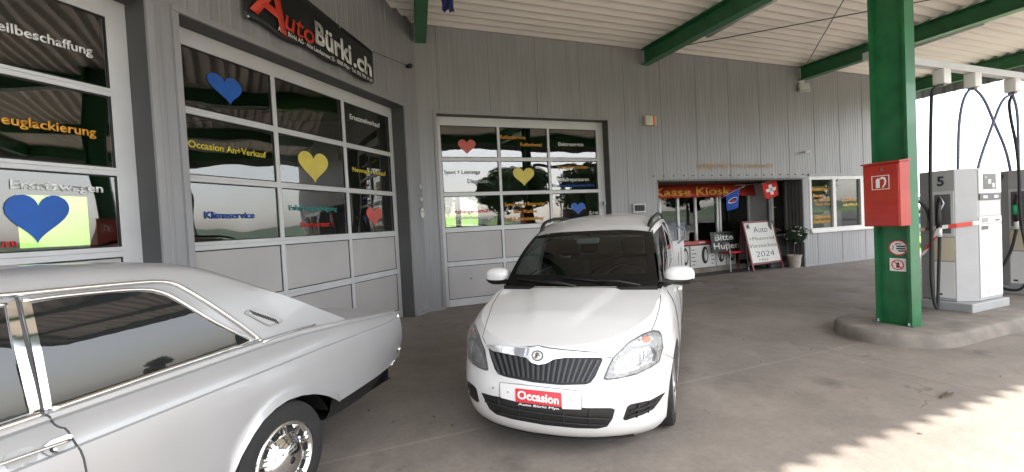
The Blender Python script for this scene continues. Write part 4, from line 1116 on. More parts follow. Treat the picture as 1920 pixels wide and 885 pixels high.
# alarm box, floodlight, small camera, vents and plates
al = at2('alarm_box', 5.33, 0, 3.80, 'cream alarm box with orange strip high on the grey facade', 'alarm box')
q = MB(); q.rbox((-.16, -.10, -.11), (.06, -.0, .11), .02); q.build('housing', 'cream', al, smooth='angle')
q = MB(); q.rbox((.06, -.10, -.11), (.11, -.0, .11), .015); q.build('beacon', 'orange', al, smooth='angle')
q = MB(); q.rbox((.11, -.10, -.11), (.15, -.0, .11), .015); q.build('housing_end', 'cream', al, smooth='angle')
bx('label_plate', (-.12, -.103, -.02), (.02, -.099, .06), 'lgrey', al)
fd = at2('floodlight', 10.48, 0, 4.80, 'white floodlight with sensor under the second green beam', 'floodlight')
q = MB(); q.add([(0, 0, 0)], []); q.box((-.10, -.06, -.03), (.02, 0, .05)); q.build('bracket', 'lgrey', fd)
rot = Matrix.Rotation(R(-35), 4, 'Z') @ Matrix.Rotation(R(-20), 4, 'X')
q = MB(); q.rbox((-.13, -.20, -.12), (.15, -.10, .12), .03); q.build('lamp_head', 'lgrey', fd, smooth='angle', xf=lambda p: rot @ p)
bx('lamp_glass', (-.10, -.206, -.09), (.12, -.199, .09), 'W', fd, xf=lambda p: rot @ p)
q = MB(); q.lathe([(0, -.10), (.05, -.085), (.075, -.03), (.075, 0)], 16, 'y', (-.04, 0, .24)); q.build('sensor', 'white', fd, smooth=True)
cm = at2('security_camera', 10.38, 0, 3.13, 'small white bullet camera on a bracket above the shop doorway', 'camera')
q = MB(); q.tube([(0, 0, 0), (.0, -.10, 0)], .02, 8); q.build('bracket', 'lgrey', cm)
q = MB(); q.tube([(-.03, -.12, -.02), (.16, -.16, -.01)], .035, 12); q.build('housing', 'white', cm, smooth='angle')
vt = at2('wall_vent', 4.93, 0, 1.80, 'small square grey vent hood on the wall behind the white car roof', 'vent')
q = MB(); q.box((-.17, -.06, -.10), (.17, 0, -.07)); q.box((-.17, -.06, .07), (.17, 0, .10)); q.box((-.17, -.06, -.07), (-.14, 0, .07)); q.box((.14, -.06, -.07), (.17, 0, .07)); q.build('vent_frame', 'lgrey', vt)
q = MB()
for k in range(4): q.add([(-.14, -.045, -.07+.035*k), (.14, -.045, -.07+.035*k), (.14, -.01, -.04+.035*k), (-.14, -.01, -.04+.035*k)], [(0, 1, 2, 3)])
q.build('louvre', 'dgrey', vt)
ca = lambda z: O2+Matrix.Rotation(RZ2, 3, 'Z') @ T1(Vector((-.075, -.02, z)))
for nm, z, lab in (('key_switch', 2.37, 'upper small round key switch on the corner between two workshop doors'), ('key_switch', 2.13, 'lower small round key switch just above the oval wall plate')):
    k = empty(nm, ca(z), RZ1, lab, 'switch', 'key switches on the corner')
    q = MB(); q.lathe([(0, -.03), (.035, -.028), (.045, -.01), (.045, .01)], 16, 'y'); q.build('cover', 'lgrey', k, smooth=True)
    bx('lever', (-.006, -.045, -.03), (.03, -.03, .02), 'grey', k)
op = empty('oval_plate', ca(1.88), RZ1, 'white oval number plate on the corner below two key switches', 'plate')
q = MB(); q.prism([(.07*math.cos(2*math.pi*i/24), -.0, .095*math.sin(2*math.pi*i/24)) for i in range(24)], (0, -.012, 0)); q.build('plate', 'white', op); bx('dark_line', (-.045, -.0145, .02), (.045, -.0125, .03), 'black', op)
sb = at2('wall_switch', 4.16, .10, 1.95, 'small white switch box in the shadowed door reveal', 'switch', None, R(-90))
q = MB(); q.rbox((-.03, -.085, -.045), (.03, -.035, .045), .01); q.build('housing', 'lgrey', sb, smooth='angle'); bx('button', (-.015, -.097, -.02), (.015, -.088, .02), 'dgrey', sb)

# ------------------------------------------------------------------ shop front things
ks = at2('shop_sign', 7.95, 1.05, 2.22, 'red awning sign with orange Kasse Kiosk lettering over the shop window', 'sign')
q = MB(); rw = []
for j in range(4):
    rw.append([(-2.35+4.2*i/40, -.10+.03*j, -.17+.115*j+(.012*math.sin(i*1.9) if j == 0 else 0)) for i in range(41)])
q.grid(rw); aw = q.build('cloth', 'awn', ks, smooth=True); so = aw.modifiers.new('t', 'SOLIDIFY'); so.thickness = .004
lettering('Kasse Kiosk', -1.80, .86, -.115, .21, 'awnO', aw, -.105, bold=.03)
q = MB(); q.tube([(.95, -.16, .12), (2.0, -.28, .14)], .012, 6); q.tube([(.85, -.12, -.16), (1.1, -.2, .0)], .01, 6); q.build('awning_arm', 'lgrey', ks)

def flag(name, s, n, z, pts, m, label, cloth='cloth'):
    e = at2(name, s, n, z, label, 'flag'); return e
fs = at2('swiss_flag', 9.52, .38, 2.36, 'red flag with a white cross hanging over the shop doorway', 'flag')
def quadgrid(c, nu, nv, wave):
    rows = []
    for j in range(nv+1):
        row = []
        for i in range(nu+1):
            u, v = i/nu, j/nv
            p = Vector(c[0]).lerp(Vector(c[1]), u).lerp(Vector(c[3]).lerp(Vector(c[2]), u), v)
            p.y += wave*math.sin(u*5+v*2); row.append(p)
        rows.append(row)
    return rows
cq = [(-.20, 0, -.04), (.34, -.02, .07), (.48, .03, -.36), (-.03, .02, -.46)]
q = MB(); q.grid(quadgrid(cq, 12, 12, .015)); fc_ = q.build('cloth', 'redcloth', fs, smooth=True); fc_.modifiers.new('t', 'SOLIDIFY').thickness = .003
def fq(u, v, y=-.008):
    p = Vector(cq[0]).lerp(Vector(cq[1]), u).lerp(Vector(cq[3]).lerp(Vector(cq[2]), u), v); p.y += .015*math.sin(u*5+v*2)+y; return p
cr_ = [(.40, .18), (.60, .18), (.60, .40), (.82, .40), (.82, .60), (.60, .60), (.60, .82), (.40, .82), (.40, .60), (.18, .60), (.18, .40), (.40, .40)]
q = MB(); q.prism([fq(u, v) for u, v in cr_], (0, -.002, 0)); q.build('cross', 'W', fc_)
q = MB(); q.prism([fq(.5+.09*math.cos(a*.7854), .5+.12*math.sin(a*.7854), -.011) for a in range(8)], (0, -.001, 0)); q.build('cross_mark', 'G', fc_)
q = MB(); q.tube([(-.22, 0, -.03), (.40, -.02, .09), (.80, .0, .15)], .008, 6); q.build('pole', 'lgrey', fs)
fb = at2('blue_flag', 8.42, .50, 2.15, 'blue pennant flag with a white oval badge beside the awning sign', 'flag')
cb = [(-.27, 0, -.12), (.14, -.03, .06), (.18, .02, -.44), (-.22, .02, -.52)]
q = MB(); q.grid(quadgrid(cb, 12, 12, .02)); fbc = q.build('cloth', 'bluecloth', fb, smooth=True); fbc.modifiers.new('t', 'SOLIDIFY').thickness = .003
def bq(u, v, y): p = Vector(cb[0]).lerp(Vector(cb[1]), u).lerp(Vector(cb[3]).lerp(Vector(cb[2]), u), v); p.y += .02*math.sin(u*5+v*2)+y; return p
q = MB(); q.prism([bq(.50+.36*math.cos(a*.3927), .46+.15*math.sin(a*.3927), -.008) for a in range(16)], (0, -.001, 0)); q.build('badge', 'W', fbc)
q = MB(); q.prism([bq(.50+.32*math.cos(a*.3927), .46+.12*math.sin(a*.3927), -.0095) for a in range(16)], (0, -.001, 0)); q.build('badge_field', 'navy', fbc)
lettering('FRISCO', -.17, .08, -.275, .055, 'Rl', fbc, -.026, bold=.02, slope=.05)
q = MB(); q.tube([(-.6, .45, -.42), (-.27, 0, -.10), (.16, -.03, .07), (.36, -.05, .14)], .008, 6); q.build('pole', 'lgrey', fb)

# chair with the sign
ch = at2('garden_chair', 8.52, .68, 0, 'metal tube armchair with a red seat in front of the kiosk window', 'chair', None, R(-4))
def tube(name, pts, r, m, par, seg=8):
    q = MB(); q.tube(smooth2(pts, 2, False), r, seg); return q.build(name, m, par, smooth=True)
for sx in (-1, 1):
    tube('leg', [(sx*.27, -.22, 0), (sx*.245, -.19, .46), (sx*.25, -.17, .67), (sx*.25, -.10, .68), (sx*.25, .16, .67)], .011, 'lgrey', ch)
    tube('leg', [(sx*.25, .26, 0), (sx*.23, .21, .45), (sx*.22, .25, .86)], .011, 'lgrey', ch)
q = MB(); q.rbox((-.24, -.22, .43), (.24, .22, .47), .03); q.build('seat', 'redcloth', ch, smooth='angle')
q = MB(); q.grid([[(-.22+.44*i/8, .24-.03*math.sin(math.pi*i/8)+.04*j/4, .60+.27*j/4) for i in range(9)] for j in range(5)]); b_ = q.build('backrest', 'redcloth', ch, smooth=True); b_.modifiers.new('t', 'SOLIDIFY').thickness = .012
ch.scale = (1.12, 1.0, 1.14)
bt = at2('horn_sign', 8.36, .72, .535, 'black board reading Bitte Hupen propped up on the chair', 'sign', None, R(-3))
tl_ = R(9)
fx = lambda p: Vector((p.x, p.y*math.cos(tl_)+p.z*math.sin(tl_), p.z*math.cos(tl_)-p.y*math.sin(tl_)))
bd = bx('board', (-.50, -.012, .0), (.45, .012, .55), 'black', bt, xf=fx, bevel=.003)
lettering('Bitte', -.38, .26, .315, .165, 'W', bd, -.014, fx, bold=.03); lettering('Hupen', -.45, .42, .08, .165, 'W', bd, -.014, fx, bold=.02)
# A-board
ab = at2('sidewalk_board', 9.22, .28, 0, 'white handwritten A-board in a brown red frame at the shop entrance', 'sign', None, R(3))
ta = R(12)
fa = lambda p: Vector((p.x*(1+.0*p.z), p.y*math.cos(ta)+p.z*math.sin(ta)-.10, p.z*math.cos(ta)-p.y*math.sin(ta)))
brd = bx('board', (-.56, -.008, .22), (.56, .008, 1.30), 'paper', ab, xf=fa)
for nm, a, b in (('frame', (-.61, -.016, 0), (-.56, .016, 1.35)), ('frame', (.56, -.016, 0), (.61, .016, 1.35)), ('frame', (-.56, -.016, 1.30), (.56, .016, 1.35)), ('frame', (-.56, -.016, .17), (.56, .016, .22))):
    bx(nm, a, b, 'frame_red', ab, xf=fa)
fb2 = lambda p: Vector((p.x, .37-p.y-p.z*.12, p.z*.985))
for sx in (-1, 1): bx('rear_leg', (sx*.585-.02, -.012, 0), (sx*.585+.02, .012, 1.36), 'frame_red', ab, xf=fb2)
bx('rear_board', (-.56, -.006, .3), (.56, .006, 1.3), 'dgrey', ab, xf=fb2)
for t, a, b, z, h in (('Auto', -.26, .30, 1.03, .17), ('+Motorrad', -.50, .50, .82, .10), ('Verzeichnis', -.54, .54, .62, .11), ('2024', -.36, .36, .37, .15), ('Hier', -.28, .10, .255, .08)):
    lettering(t, a, b, z, h, 'ink', brd, -.009, fa, bold=-.012, shear=.1)
for x in (-.52, .36): bx('picture', (x, -.0105, 1.14), (x+.15, -.0085, 1.28), 'grey', brd, xf=fa); bx('picture_mark', (x+.03, -.0115, 1.17), (x+.11, -.0105, 1.25), 'ink', brd, xf=fa)
# potted standard
pt = at2('potted_plant', 10.12, .10, 0, 'round dark green standard with white blossoms in a pale pot', 'plant')
q = MB(); q.lathe([(0, .01), (.13, .0), (.17, .30), (.185, .30), (.185, .34), (.155, .34), (.15, .29), (0, .28)], 24, 'z'); q.build('pot', 'terracotta', pt, smooth='angle')
q = MB(); q.tube([(0, 0, .25), (.015, .01, .5), (.06, 0, .80)], .014, 7); q.build('trunk', 'bark', pt)
def leafcloud(n, c, rad, size, squash=.75, seed=3, shell=.55):
    r_ = random.Random(seed); q = MB(); c = Vector(c)
    for k in range(n):
        d = Vector((r_.gauss(0, 1), r_.gauss(0, 1), r_.gauss(0, 1))).normalized()
        f = shell+(1-shell)*r_.random(); lump = 1+.22*math.sin(d.x*5+seed)*math.cos(d.y*4+d.z*3)
        p = c+Vector((d.x, d.y, d.z*squash))*rad*f*lump
        n1 = (d+Vector((r_.gauss(0, .6), r_.gauss(0, .6), r_.gauss(0, .6)))).normalized()
        a = n1.orthogonal().normalized(); a = Matrix.Rotation(r_.random()*6.3, 3, n1) @ a; b = n1.cross(a)
        s = size*(.6+.8*r_.random())
        q.add([p-a*s, p+b*s*.45+n1*s*.15, p+a*s, p-b*s*.45+n1*s*.15], [(0, 1, 2, 3)])
    return q
leafcloud(900, (.10, 0, .88), .27, .05, .8, 5).build('crown', 'darkleaf', pt)
q = MB(); r_ = random.Random(4)
for k in range(46):
    d = Vector((r_.gauss(0, 1), r_.gauss(0, 1)-.4, r_.gauss(0, 1)+.2)).normalized(); p = Vector((.10, 0, .88))+Vector((d.x, d.y, d.z*.8))*.285
    q.lathe([(0, .014), (.02, .008), (.024, -.004), (0, -.012)], 7, 'z', tuple(p))
q.build('blossoms', 'blossom', pt)
# boxed tyres under the counter
red_sh = at2('counter_ledge', 8.0, 1.08, .0, 'red ledge running along under the kiosk windows', 'ledge')
bx('board', (-1.2, -.14, .77), (.60, .10, .86), 'red', red_sh); bx('label_plate', (-.40, -.143, .80), (-.2, -.1405, .83), 'lgrey', red_sh)
M['carton'] = mat('white_carton', (.62, .61, .59), .7, var=.06, vscale=5)
for k, (a, wd) in enumerate(((6.92, .30), (7.27, .86), (8.17, .34), (8.55, .34))):
    tb = at2('tyre_carton', a+wd/2, 1.02, .14, ['narrow white tyre carton nearest the pale dispenser', 'widest white tyre carton under the red ledge', 'white tyre carton behind the left legs of the metal chair', 'white tyre carton behind the right legs of the metal chair'][k], 'carton', 'tyre cartons under the kiosk ledge')
    bx('carton', (-wd/2, -.10, 0), (wd/2, .14, .60), 'carton', tb, bevel=.004)
    cx = 0 if wd < .5 else .06
    q = MB(); q.prism([(cx+.115*math.cos(a_*.2618), -.101, .33+.235*math.sin(a_*.2618)) for a_ in range(24)], (0, -.003, 0)); q.build('tyre_picture', 'tyre', tb)
    q = MB(); q.prism([(cx+.03+.055*math.cos(a_*.2618), -.1045, .33+.16*math.sin(a_*.2618)) for a_ in range(24)], (0, -.002, 0)); q.build('rim_picture', 'lgrey', tb)
    q = MB()
    if wd > .5:
        for j in range(5):
            q.box((-.40, -.1035, .08+.1*j), (-.30+.05*(j % 2), -.1005, .10+.1*j)); q.box((.28, -.1035, .08+.1*j), (.36+.04*(j % 2), -.1005, .10+.1*j))
        q.build('print_marks', 'ink', tb)
bx2 = at2('plinth_step', 7.9, 1.0, 0, 'low concrete step carrying the tyre cartons', 'step')
M['step'] = M['concrete_kerb']; bx('step', (-1.7, -.14, .0), (1.3, .2, .138), 'step', bx2)
# pale dispenser with bent pipe
dp = at2('dispenser_box', 6.66, .92, 0, 'pale box dispenser with a bent grey hose beside the white car', 'dispenser')
q = MB(); q.rbox((-.16, -.12, .0), (.30, .12, .93), .02); q.build('housing', 'white', dp, smooth='angle')
q = MB()
for k in range(2): q.box((.08+.09*k, -.123, .25), (.095+.09*k, -.1195, .62+.12*k))
q.build('print_marks', 'dgrey', dp)
q = MB(); q.tube(smooth2([(.14, .02, 1.24), (.30, .0, 1.28), (.42, -.04, 1.20), (.38, -.08, 1.02), (.20, -.12, .92), (.08, -.13, .86)], 2, False), .026, 10); q.build('hose', 'grey', dp, smooth=True)
q = MB(); q.tube([(.14, .02, .93), (.14, .02, 1.26)], .018, 8); q.build('stand_pipe', 'grey', dp)
# person standing just inside the side window
pe = at2('person', 10.02, 1.0, 0, 'person in a grey shirt and pale cap bending behind the glass of the shop', 'person', None, R(20))
sk = [((0, 0, .92), .15), ((.0, .0, 1.10), .16), ((.02, -.03, 1.30), .17), ((.03, -.07, 1.42), .12), ((.03, -.10, 1.50), .055), ((.03, -.14, 1.60), .085), ((.03, -.15, 1.70), .088),
      ((.21, -.05, 1.39), .075), ((.27, -.10, 1.13), .055), ((.20, -.30, 1.04), .045), ((.15, -.38, 1.03), .04), ((-.16, -.05, 1.39), .075), ((-.23, -.08, 1.12), .055), ((-.19, -.28, 1.02), .045), ((-.14, -.36, 1.01), .04),
      ((.10, .0, .80), .10), ((.11, -.03, .46), .075), ((.11, .02, .10), .055), ((.11, -.12, .05), .045), ((-.10, .0, .80), .10), ((-.11, .0, .46), .075), ((-.11, .03, .10), .055), ((-.11, -.10, .05), .045)]
ed = [(0, 1), (1, 2), (2, 3), (3, 4), (4, 5), (5, 6), (3, 7), (7, 8), (8, 9), (9, 10), (3, 11), (11, 12), (12, 13), (13, 14), (0, 15), (15, 16), (16, 17), (17, 18), (0, 19), (19, 20), (20, 21), (21, 22)]
hands = []
for base, sx in ((10, 1), (14, -1)):
    bp_ = Vector(sk[base][0])
    for f in range(5):
        off_ = Vector((sx*(.03-.016*f), -.05 if f else -.01, -.012)); mid = bp_+off_; tip = mid+Vector((sx*(.012 if f == 0 else 0), -.045 if f else -.03, -.03))
        i0 = len(sk); sk += [(tuple(mid), .010), (tuple(tip), .008)]; ed += [(base, i0), (i0, i0+1)]
me = bpy.data.meshes.new('body'); me.from_pydata([p for p, _ in sk], ed, []); bo = bpy.data.objects.new('body', me); col.objects.link(bo)
bo.modifiers.new('skin', 'SKIN'); bo.modifiers.new('sub', 'SUBSURF').levels = 1
bpy.context.view_layer.update()
for i, (p, r) in enumerate(sk):
    me.skin_vertices[0].data[i].radius = (r, r*.8 if i < 4 else r); me.skin_vertices[0].data[i].use_root = (i == 0)
bpy.context.view_layer.update()
m2 = bpy.data.meshes.new_from_object(bo.evaluated_get(bpy.context.evaluated_depsgraph_get())); bpy.data.objects.remove(bo)
m2.name = 'body'; m2.materials.clear()
for k in ('skin', 'cloth', 'dgrey'): m2.materials.append(M[k])
for p in m2.polygons:
    c = p.center; p.material_index = 0 if (c.z > 1.47 or (c.y < -.2 and c.z < 1.2)) else (1 if c.z > .86 else 2); p.use_smooth = True
bo = bpy.data.objects.new('body', m2); col.objects.link(bo); bo.parent = pe
q = MB(); q.lathe([(.118, 1.66), (.115, 1.72), (.085, 1.79), (0, 1.81)], 18, 'z', (.03, -.15, 0)); q.box((-.05, -.36, 1.665), (.11, -.22, 1.68)); q.build('cap', 'paper', pe, smooth='angle')
q = MB(); q.lathe([(0, .012), (.012, 0), (0, -.012)], 8, 'z', (.0, -.232, 1.68)); q.lathe([(0, .012), (.012, 0), (0, -.012)], 8, 'z', (.06, -.232, 1.68)); q.build('eyes', 'ink', pe)
q = MB(); q.prism([(.015, -.225, 1.61), (.045, -.225, 1.61), (.03, -.255, 1.62), (.03, -.235, 1.67)], (.001, .012, .001)); q.build('nose', 'skin', pe)

# ------------------------------------------------------------------ things under the canopy
# strip lights under the beams
for k, (s, n0, n1, lab) in enumerate(((5.44, -1.7, -3.2, 'long unlit strip light beside the beam over the white car'), (10.62, -2.2, -3.7, 'long unlit strip light on the beam behind the green column'))):
    e = at2('strip_light', s, (n0+n1)/2, 5.07, lab, 'lamp', 'strip lights under the beams'); h = (n0-n1)/2
    bx('housing', (-.05, -h, .0), (.05, h, .055), 'lgrey', e); q = MB(); q.tube([(0, -h+.02, -.02), (0, h-.02, -.02)], .018, 8); q.build('tube', 'W', e, smooth=True)
bc = at2('blue_rag', .22, -1.75, 5.0, 'crumpled dark blue cloth hanging from the beam at the building corner', 'cloth')
bc.scale = (.75, .75, .75)
q = MB(); q.grid([[(-.12+.26*i/8, .05*math.sin(i*1.3+j), .30-.07*j+(.03*math.sin(i*2.1) if j == 6 else 0)) for i in range(9)] for j in range(7)]); b_ = q.build('cloth', 'navy', bc, smooth=True); b_.modifiers.new('t', 'SOLIDIFY').thickness = .004
q = MB(); q.tube([(-.14, 0, .30), (-.16, .0, .45)], .006, 5); q.build('string', 'white', bc)

# red extinguisher cabinet on the column, two signs
eb = at2('extinguisher_box', 4.608, -5.06, 1.34, 'red metal fire extinguisher cabinet mounted on the green column', 'fire cabinet', None, 0)
def EB(p): return Vector((-p.y*0+p.x, p.y, p.z))
q = MB()   # local x = along the wall direction (thickness), local y = depth; sloped roof towards the camera side
prof = [(-.19, 0), (0, 0), (0, .755), (-.19, .735)]
q.prism([(x, .0, z) for x, z in prof], (0, -.385, 0)); eb1 = q.build('cabinet', 'red', eb, bevel=.006)
bx('door_leaf', (-.20, -.375, .012), (-.19, -.01, .722), 'red', eb, bevel=.004)
q = MB(); q.prism([(-.215, .012, .752), (.0, .012, .775), (.0, .012, .758), (-.215, .012, .735)], (0, -.41, 0)); q.build('lid', 'red', eb)
def side2(name, pts, m, par, th=.002, x=-.2005):      # drawn on the face that looks towards the camera: (along -y, z)
    q = MB(); q.prism([(x, -a, z) for a, z in pts], (-th, 0, 0)); return q.build(name, m, par)
def rectring(a0, z0, a1, z1, t): return [[(a0, z0), (a1, z0), (a1, z0+t), (a0, z0+t)], [(a0, z1-t), (a1, z1-t), (a1, z1), (a0, z1)], [(a0, z0+t), (a0+t, z0+t), (a0+t, z1-t), (a0, z1-t)], [(a1-t, z0+t), (a1, z0+t), (a1, z1-t), (a1-t, z1-t)]]
lb = None
q = MB()
for r_ in rectring(.10, .435, .285, .60, .007): q.prism([(-.2005, -a, z) for a, z in r_], (-.002, 0, 0))
lb = q.build('symbol_frame', 'W', eb)
side2('extinguisher_symbol', [(.145, .455), (.185, .455), (.185, .545), (.178, .565), (.168, .570), (.152, .562), (.145, .54)], 'W', eb)
side2('extinguisher_symbol', [(.178, .562), (.215, .585), (.243, .572), (.255, .532), (.247, .492), (.222, .46), (.205, .455), (.232, .50), (.236, .54), (.22, .56), (.185, .552)], 'W', eb)
q = MB(); q.lathe([(0, -.209), (.014, -.207), (.018, -.20)], 14, 'x', (0, -.20, .665)); q.build('lock', 'dgrey', eb, smooth=True)
def sgn(name, n, z, label, cat='sign'): return at2(name, 4.66, n, z, label, cat)
XW = 4.61+.07-4.66-.004       # face of the column web casing
ns = sgn('smoking_sign', -5.275, 1.07, 'oval white no smoking sign with a red rim on the green column')
def ov(a, b, cy=0, cz=0, n=32): return [(cy+a*math.cos(2*math.pi*k/n), cz+b*math.sin(2*math.pi*k/n)) for k in range(n)]
side2('plate', ov(.100, .092), 'W', ns, .004, XW); 
q = MB()
for k in range(32):
    a0, a1 = 2*math.pi*k/32, 2*math.pi*(k+1)/32
    q.prism([(XW-.0045, -(.100*math.cos(a0)), .092*math.sin(a0)), (XW-.0045, -(.100*math.cos(a1)), .092*math.sin(a1)), (XW-.0045, -(.087*math.cos(a1)), .079*math.sin(a1)), (XW-.0045, -(.087*math.cos(a0)), .079*math.sin(a0))], (-.002, 0, 0))
q.build('red_rim', 'Rl', ns)
for z0, a0 in ((-.045, -.0), (-.018, -.022), (.010, -.015)): side2('cigarette', [(a0, z0), (.074, z0), (.074, z0+.017), (a0, z0+.017)], 'ink', ns, .002, XW-.0045)
q = MB(); q.tube([(XW-.006, .012, .030), (XW-.006, .03, .046), (XW-.006, .012, .056), (XW-.006, -.015, .046), (XW-.006, -.035, .047)], .005, 6); q.build('smoke_curl', 'ink', ns)
q = MB(); q.tube([(XW-.006, .062, .03), (XW-.006, .045, .008), (XW-.006, .066, -.008), (XW-.006, .048, -.026)], .004, 6); q.build('smoke_curl', 'ink', ns)
np_ = sgn('phone_sign', -5.265, .865, 'square white no mobile phone sign below the oval sign')
side2('plate', [(-.085, -.078), (.085, -.078), (.085, .078), (-.085, .078)], 'W', np_, .004, XW)
q = MB()
for k in range(32):
    a0, a1 = 2*math.pi*k/32, 2*math.pi*(k+1)/32
    q.prism([(XW-.0045, -(.066*math.cos(a0)), .063*math.sin(a0)), (XW-.0045, -(.066*math.cos(a1)), .063*math.sin(a1)), (XW-.0045, -(.054*math.cos(a1)), .051*math.sin(a1)), (XW-.0045, -(.054*math.cos(a0)), .051*math.sin(a0))], (-.002, 0, 0))
q.build('red_ring', 'Rl', np_); side2('red_bar', [(-.046, .037), (-.037, .046), (.046, -.037), (.037, -.046)], 'Rl', np_, .0025, XW-.0045)
side2('phone_symbol', [(-.015, -.037), (.016, -.037), (.016, .026), (.009, .026), (.009, .04), (.003, .04), (.003, .026), (-.015, .026)], 'ink', np_, .0015, XW-.0045)

# fuel pumps
def pump(name, s, n, label, num):
    """plan polygon with bevelled flanks; local x along the facade, y away from the street"""
    e = at2(name, s, n, .15, label, 'fuel pump')
    pl_ = [(.88, 0), (.30, 0), (.06, .12), (.06, .36), (.14, .54), (.88, .54)]
    q = MB(); q.box((0, -.06, 0), (.90, .58, .115)); q.build('plinth', 'concrete_kerb' if False else 'grey', e, bevel=.01)
    q = MB(); q.prism([(x, y, .118) for x, y in pl_], (0, 0, 1.74)); bd_ = q.build('housing', 'pump', e, bevel=.006)
    bx('front_door', (.32, -.012, .16), (.86, -.0, 1.12), 'pumpw', e, bevel=.004)
    bx('front_panel', (.32, -.012, 1.13), (.86, -.0, 1.22), 'pumpw', e, bevel=.003)
    bx('display_recess', (.34, -.004, 1.235), (.84, .0, 1.43), 'lgrey', e); bx('button_bar', (.33, -.016, 1.44), (.85, -.002, 1.52), 'dgrey', e, bevel=.003)
    for x in (.40, .66): bx('button', (x, -.02, 1.46), (x+.11, -.0155, 1.50), 'lgrey', e)
    bx('display_panel', (.32, -.014, 1.53), (.86, -.0, 1.84), 'pumpw', e, bevel=.004); bx('screen', (.42, -.0185, 1.58), (.72, -.0145, 1.78), 'screen', e)
    bx('screen_segment', (.52, -.020, 1.65), (.60, -.0186, 1.71), 'lgrey', e); bx('screen_segment', (.62, -.020, 1.60), (.69, -.0186, 1.66), 'lgrey', e); bx('screen_segment', (.44, -.020, 1.72), (.50, -.0186, 1.755), 'grey', e)
    bx('card_slot', (.36, -.016, 1.05), (.52, -.0125, 1.10), 'dgrey', e); bx('card_slot', (.70, -.016, 1.155), (.80, -.0125, 1.175), 'dgrey', e); bx('card_reader', (.37, -.016, 1.145), (.52, -.0125, 1.205), 'grey', e)
    for x in (.48, .68): bx('vent_plate', (x, -.0155, .20), (x+.07, -.0125, .26), 'lgrey', e)
    # nozzle bay on the flank (face x = .06)
    def fl(nm, y0, y1, z0, z1, m, d=.006): return bx(nm, (.06-d, y0, z0), (.06, y1, z1), m, e)
    fl('bay_frame', .13, .355, .98, 1.58, 'lgrey', .012); fl('nozzle_bay', .16, .33, 1.02, 1.54, 'dgrey', .014); fl('window_strip', .135, .35, .66, .96, 'cream', .004); fl('lower_panel', .135, .35, .16, .64, 'pumpw', .006); fl('badge', .27, .32, .19, .215, 'black', .008)
    if num:
        f_ = lambda p: Vector((.06-.001+p.y, .30-p.x, p.z))
        lettering(num, -.0, .075, 1.66, .12, 'ink', e, -.003, f_, bold=.03)
    nz = MB(); nz.tube([(-.0, .25, 1.50), (-.03, .25, 1.36), (-.035, .25, 1.22), (-.02, .25, 1.08)], [.016, .026, .034, .026], 8); nzo = nz.build('nozzle', 'black', e, smooth=True)
    nz = MB(); nz.tube([(-.005, .25, 1.52), (.02, .22, 1.42), (-.03, .25, 1.30)], .015, 8); nz.build('spout', 'steel', nzo, smooth=True)
    nz = MB(); nz.tube([(-.02, .25, 1.10), (-.02, .25, .98)], .028, 8); nz.build('swivel', 'white', nzo, smooth=True)
    return e, nzo
p5, nz5 = pump('fuel_pump', 5.90, -5.36, 'fuel pump number five with red and white tape across its nozzle', '5')
def P5(s, n, z): return Vector((s-5.90, n+5.36, z-.15))
q = MB(); q.tube(smooth2([P5(5.88, -5.11, 1.13), P5(5.86, -5.10, .7), P5(5.74, -5.14, .3), P5(5.68, -5.17, .185), P5(5.66, -5.14, .24), P5(5.72, -5.08, .6), P5(5.80, -5.06, 1.2), P5(5.80, -5.06, 2.0), P5(5.95, -5.02, 2.9), P5(6.10, -4.96, 3.14), P5(6.38, -4.90, 3.22)], 3, False), .019, 8); q.build('fuel_hose', 'rubber', p5, smooth=True)
q = MB(); q.tube(smooth2([P5(5.60, -4.86, 1.62), P5(5.72, -4.95, 1.64), P5(5.80, -5.02, 1.52), P5(5.83, -5.03, 1.34)], 3, False), .02, 8); q.build('fuel_hose', 'rubber', p5, smooth=True)
q = MB(); q.tube([P5(5.83, -5.03, 1.36), P5(5.83, -5.03, 1.22)], .03, 8); q.build('swivel', 'dgrey', p5, smooth=True)
def tape(name, a, b, wd, m, par, s0=0, s1=1):
    a, b = Vector(a), Vector(b); p, r = a.lerp(b, s0), a.lerp(b, s1); up = Vector((0, 0, wd/2)); q = MB(); q.prism([p-up, r-up, r+up, p+up], (-.002, -.001, 0)); return q.build(name, m, par)
A_, C_, B_ = P5(5.885, -5.11, 1.255), P5(5.94, -5.262, 1.275), P5(6.19, -5.385, 1.30)
tape('barrier_tape', A_, A_.lerp(C_, .5), .05, 'tapeW', p5); tape('barrier_tape', A_.lerp(C_, .5), C_, .05, 'tapeR', p5)
for k, m in enumerate(('tapeR', 'tapeW')): tape('barrier_tape', C_, B_, .05, m, p5, (0, .7)[k], (.7, 1)[k])
A_, B_ = P5(5.86, -5.09, 1.255), P5(5.92, -4.86, 1.22)
for k, m in enumerate(('tapeW', 'tapeR', 'tapeW')): tape('barrier_tape', A_+Vector((-.02, 0, 0)), B_+Vector((-.02, 0, 0)), .045, m, p5, (0, .25, .6)[k], (.25, .6, 1)[k])
q = MB(); 
def tail(a, b, w0, w1, m):
    a, b = Vector(a), Vector(b); q = MB(); d = (b-a).normalized(); sd = Vector((0, 1, 0)).cross(d).cross(d)*-1; sd = Vector((0, -.75, .55)).normalized()
    q.prism([a-sd*w0, b-sd*w1, b+sd*w1, a+sd*w0], (-.003, 0, 0)); q.build('tape_tail', m, p5)
tail(P5(5.81, -5.13, 1.25), P5(5.79, -5.10, 1.13), .03, .035, 'tapeW'); tail(P5(5.79, -5.10, 1.13), P5(5.77, -5.01, .96), .035, .04, 'tapeR'); tail(P5(5.77, -5.01, .96), P5(5.76, -4.97, .88), .04, .04, 'tapeW')
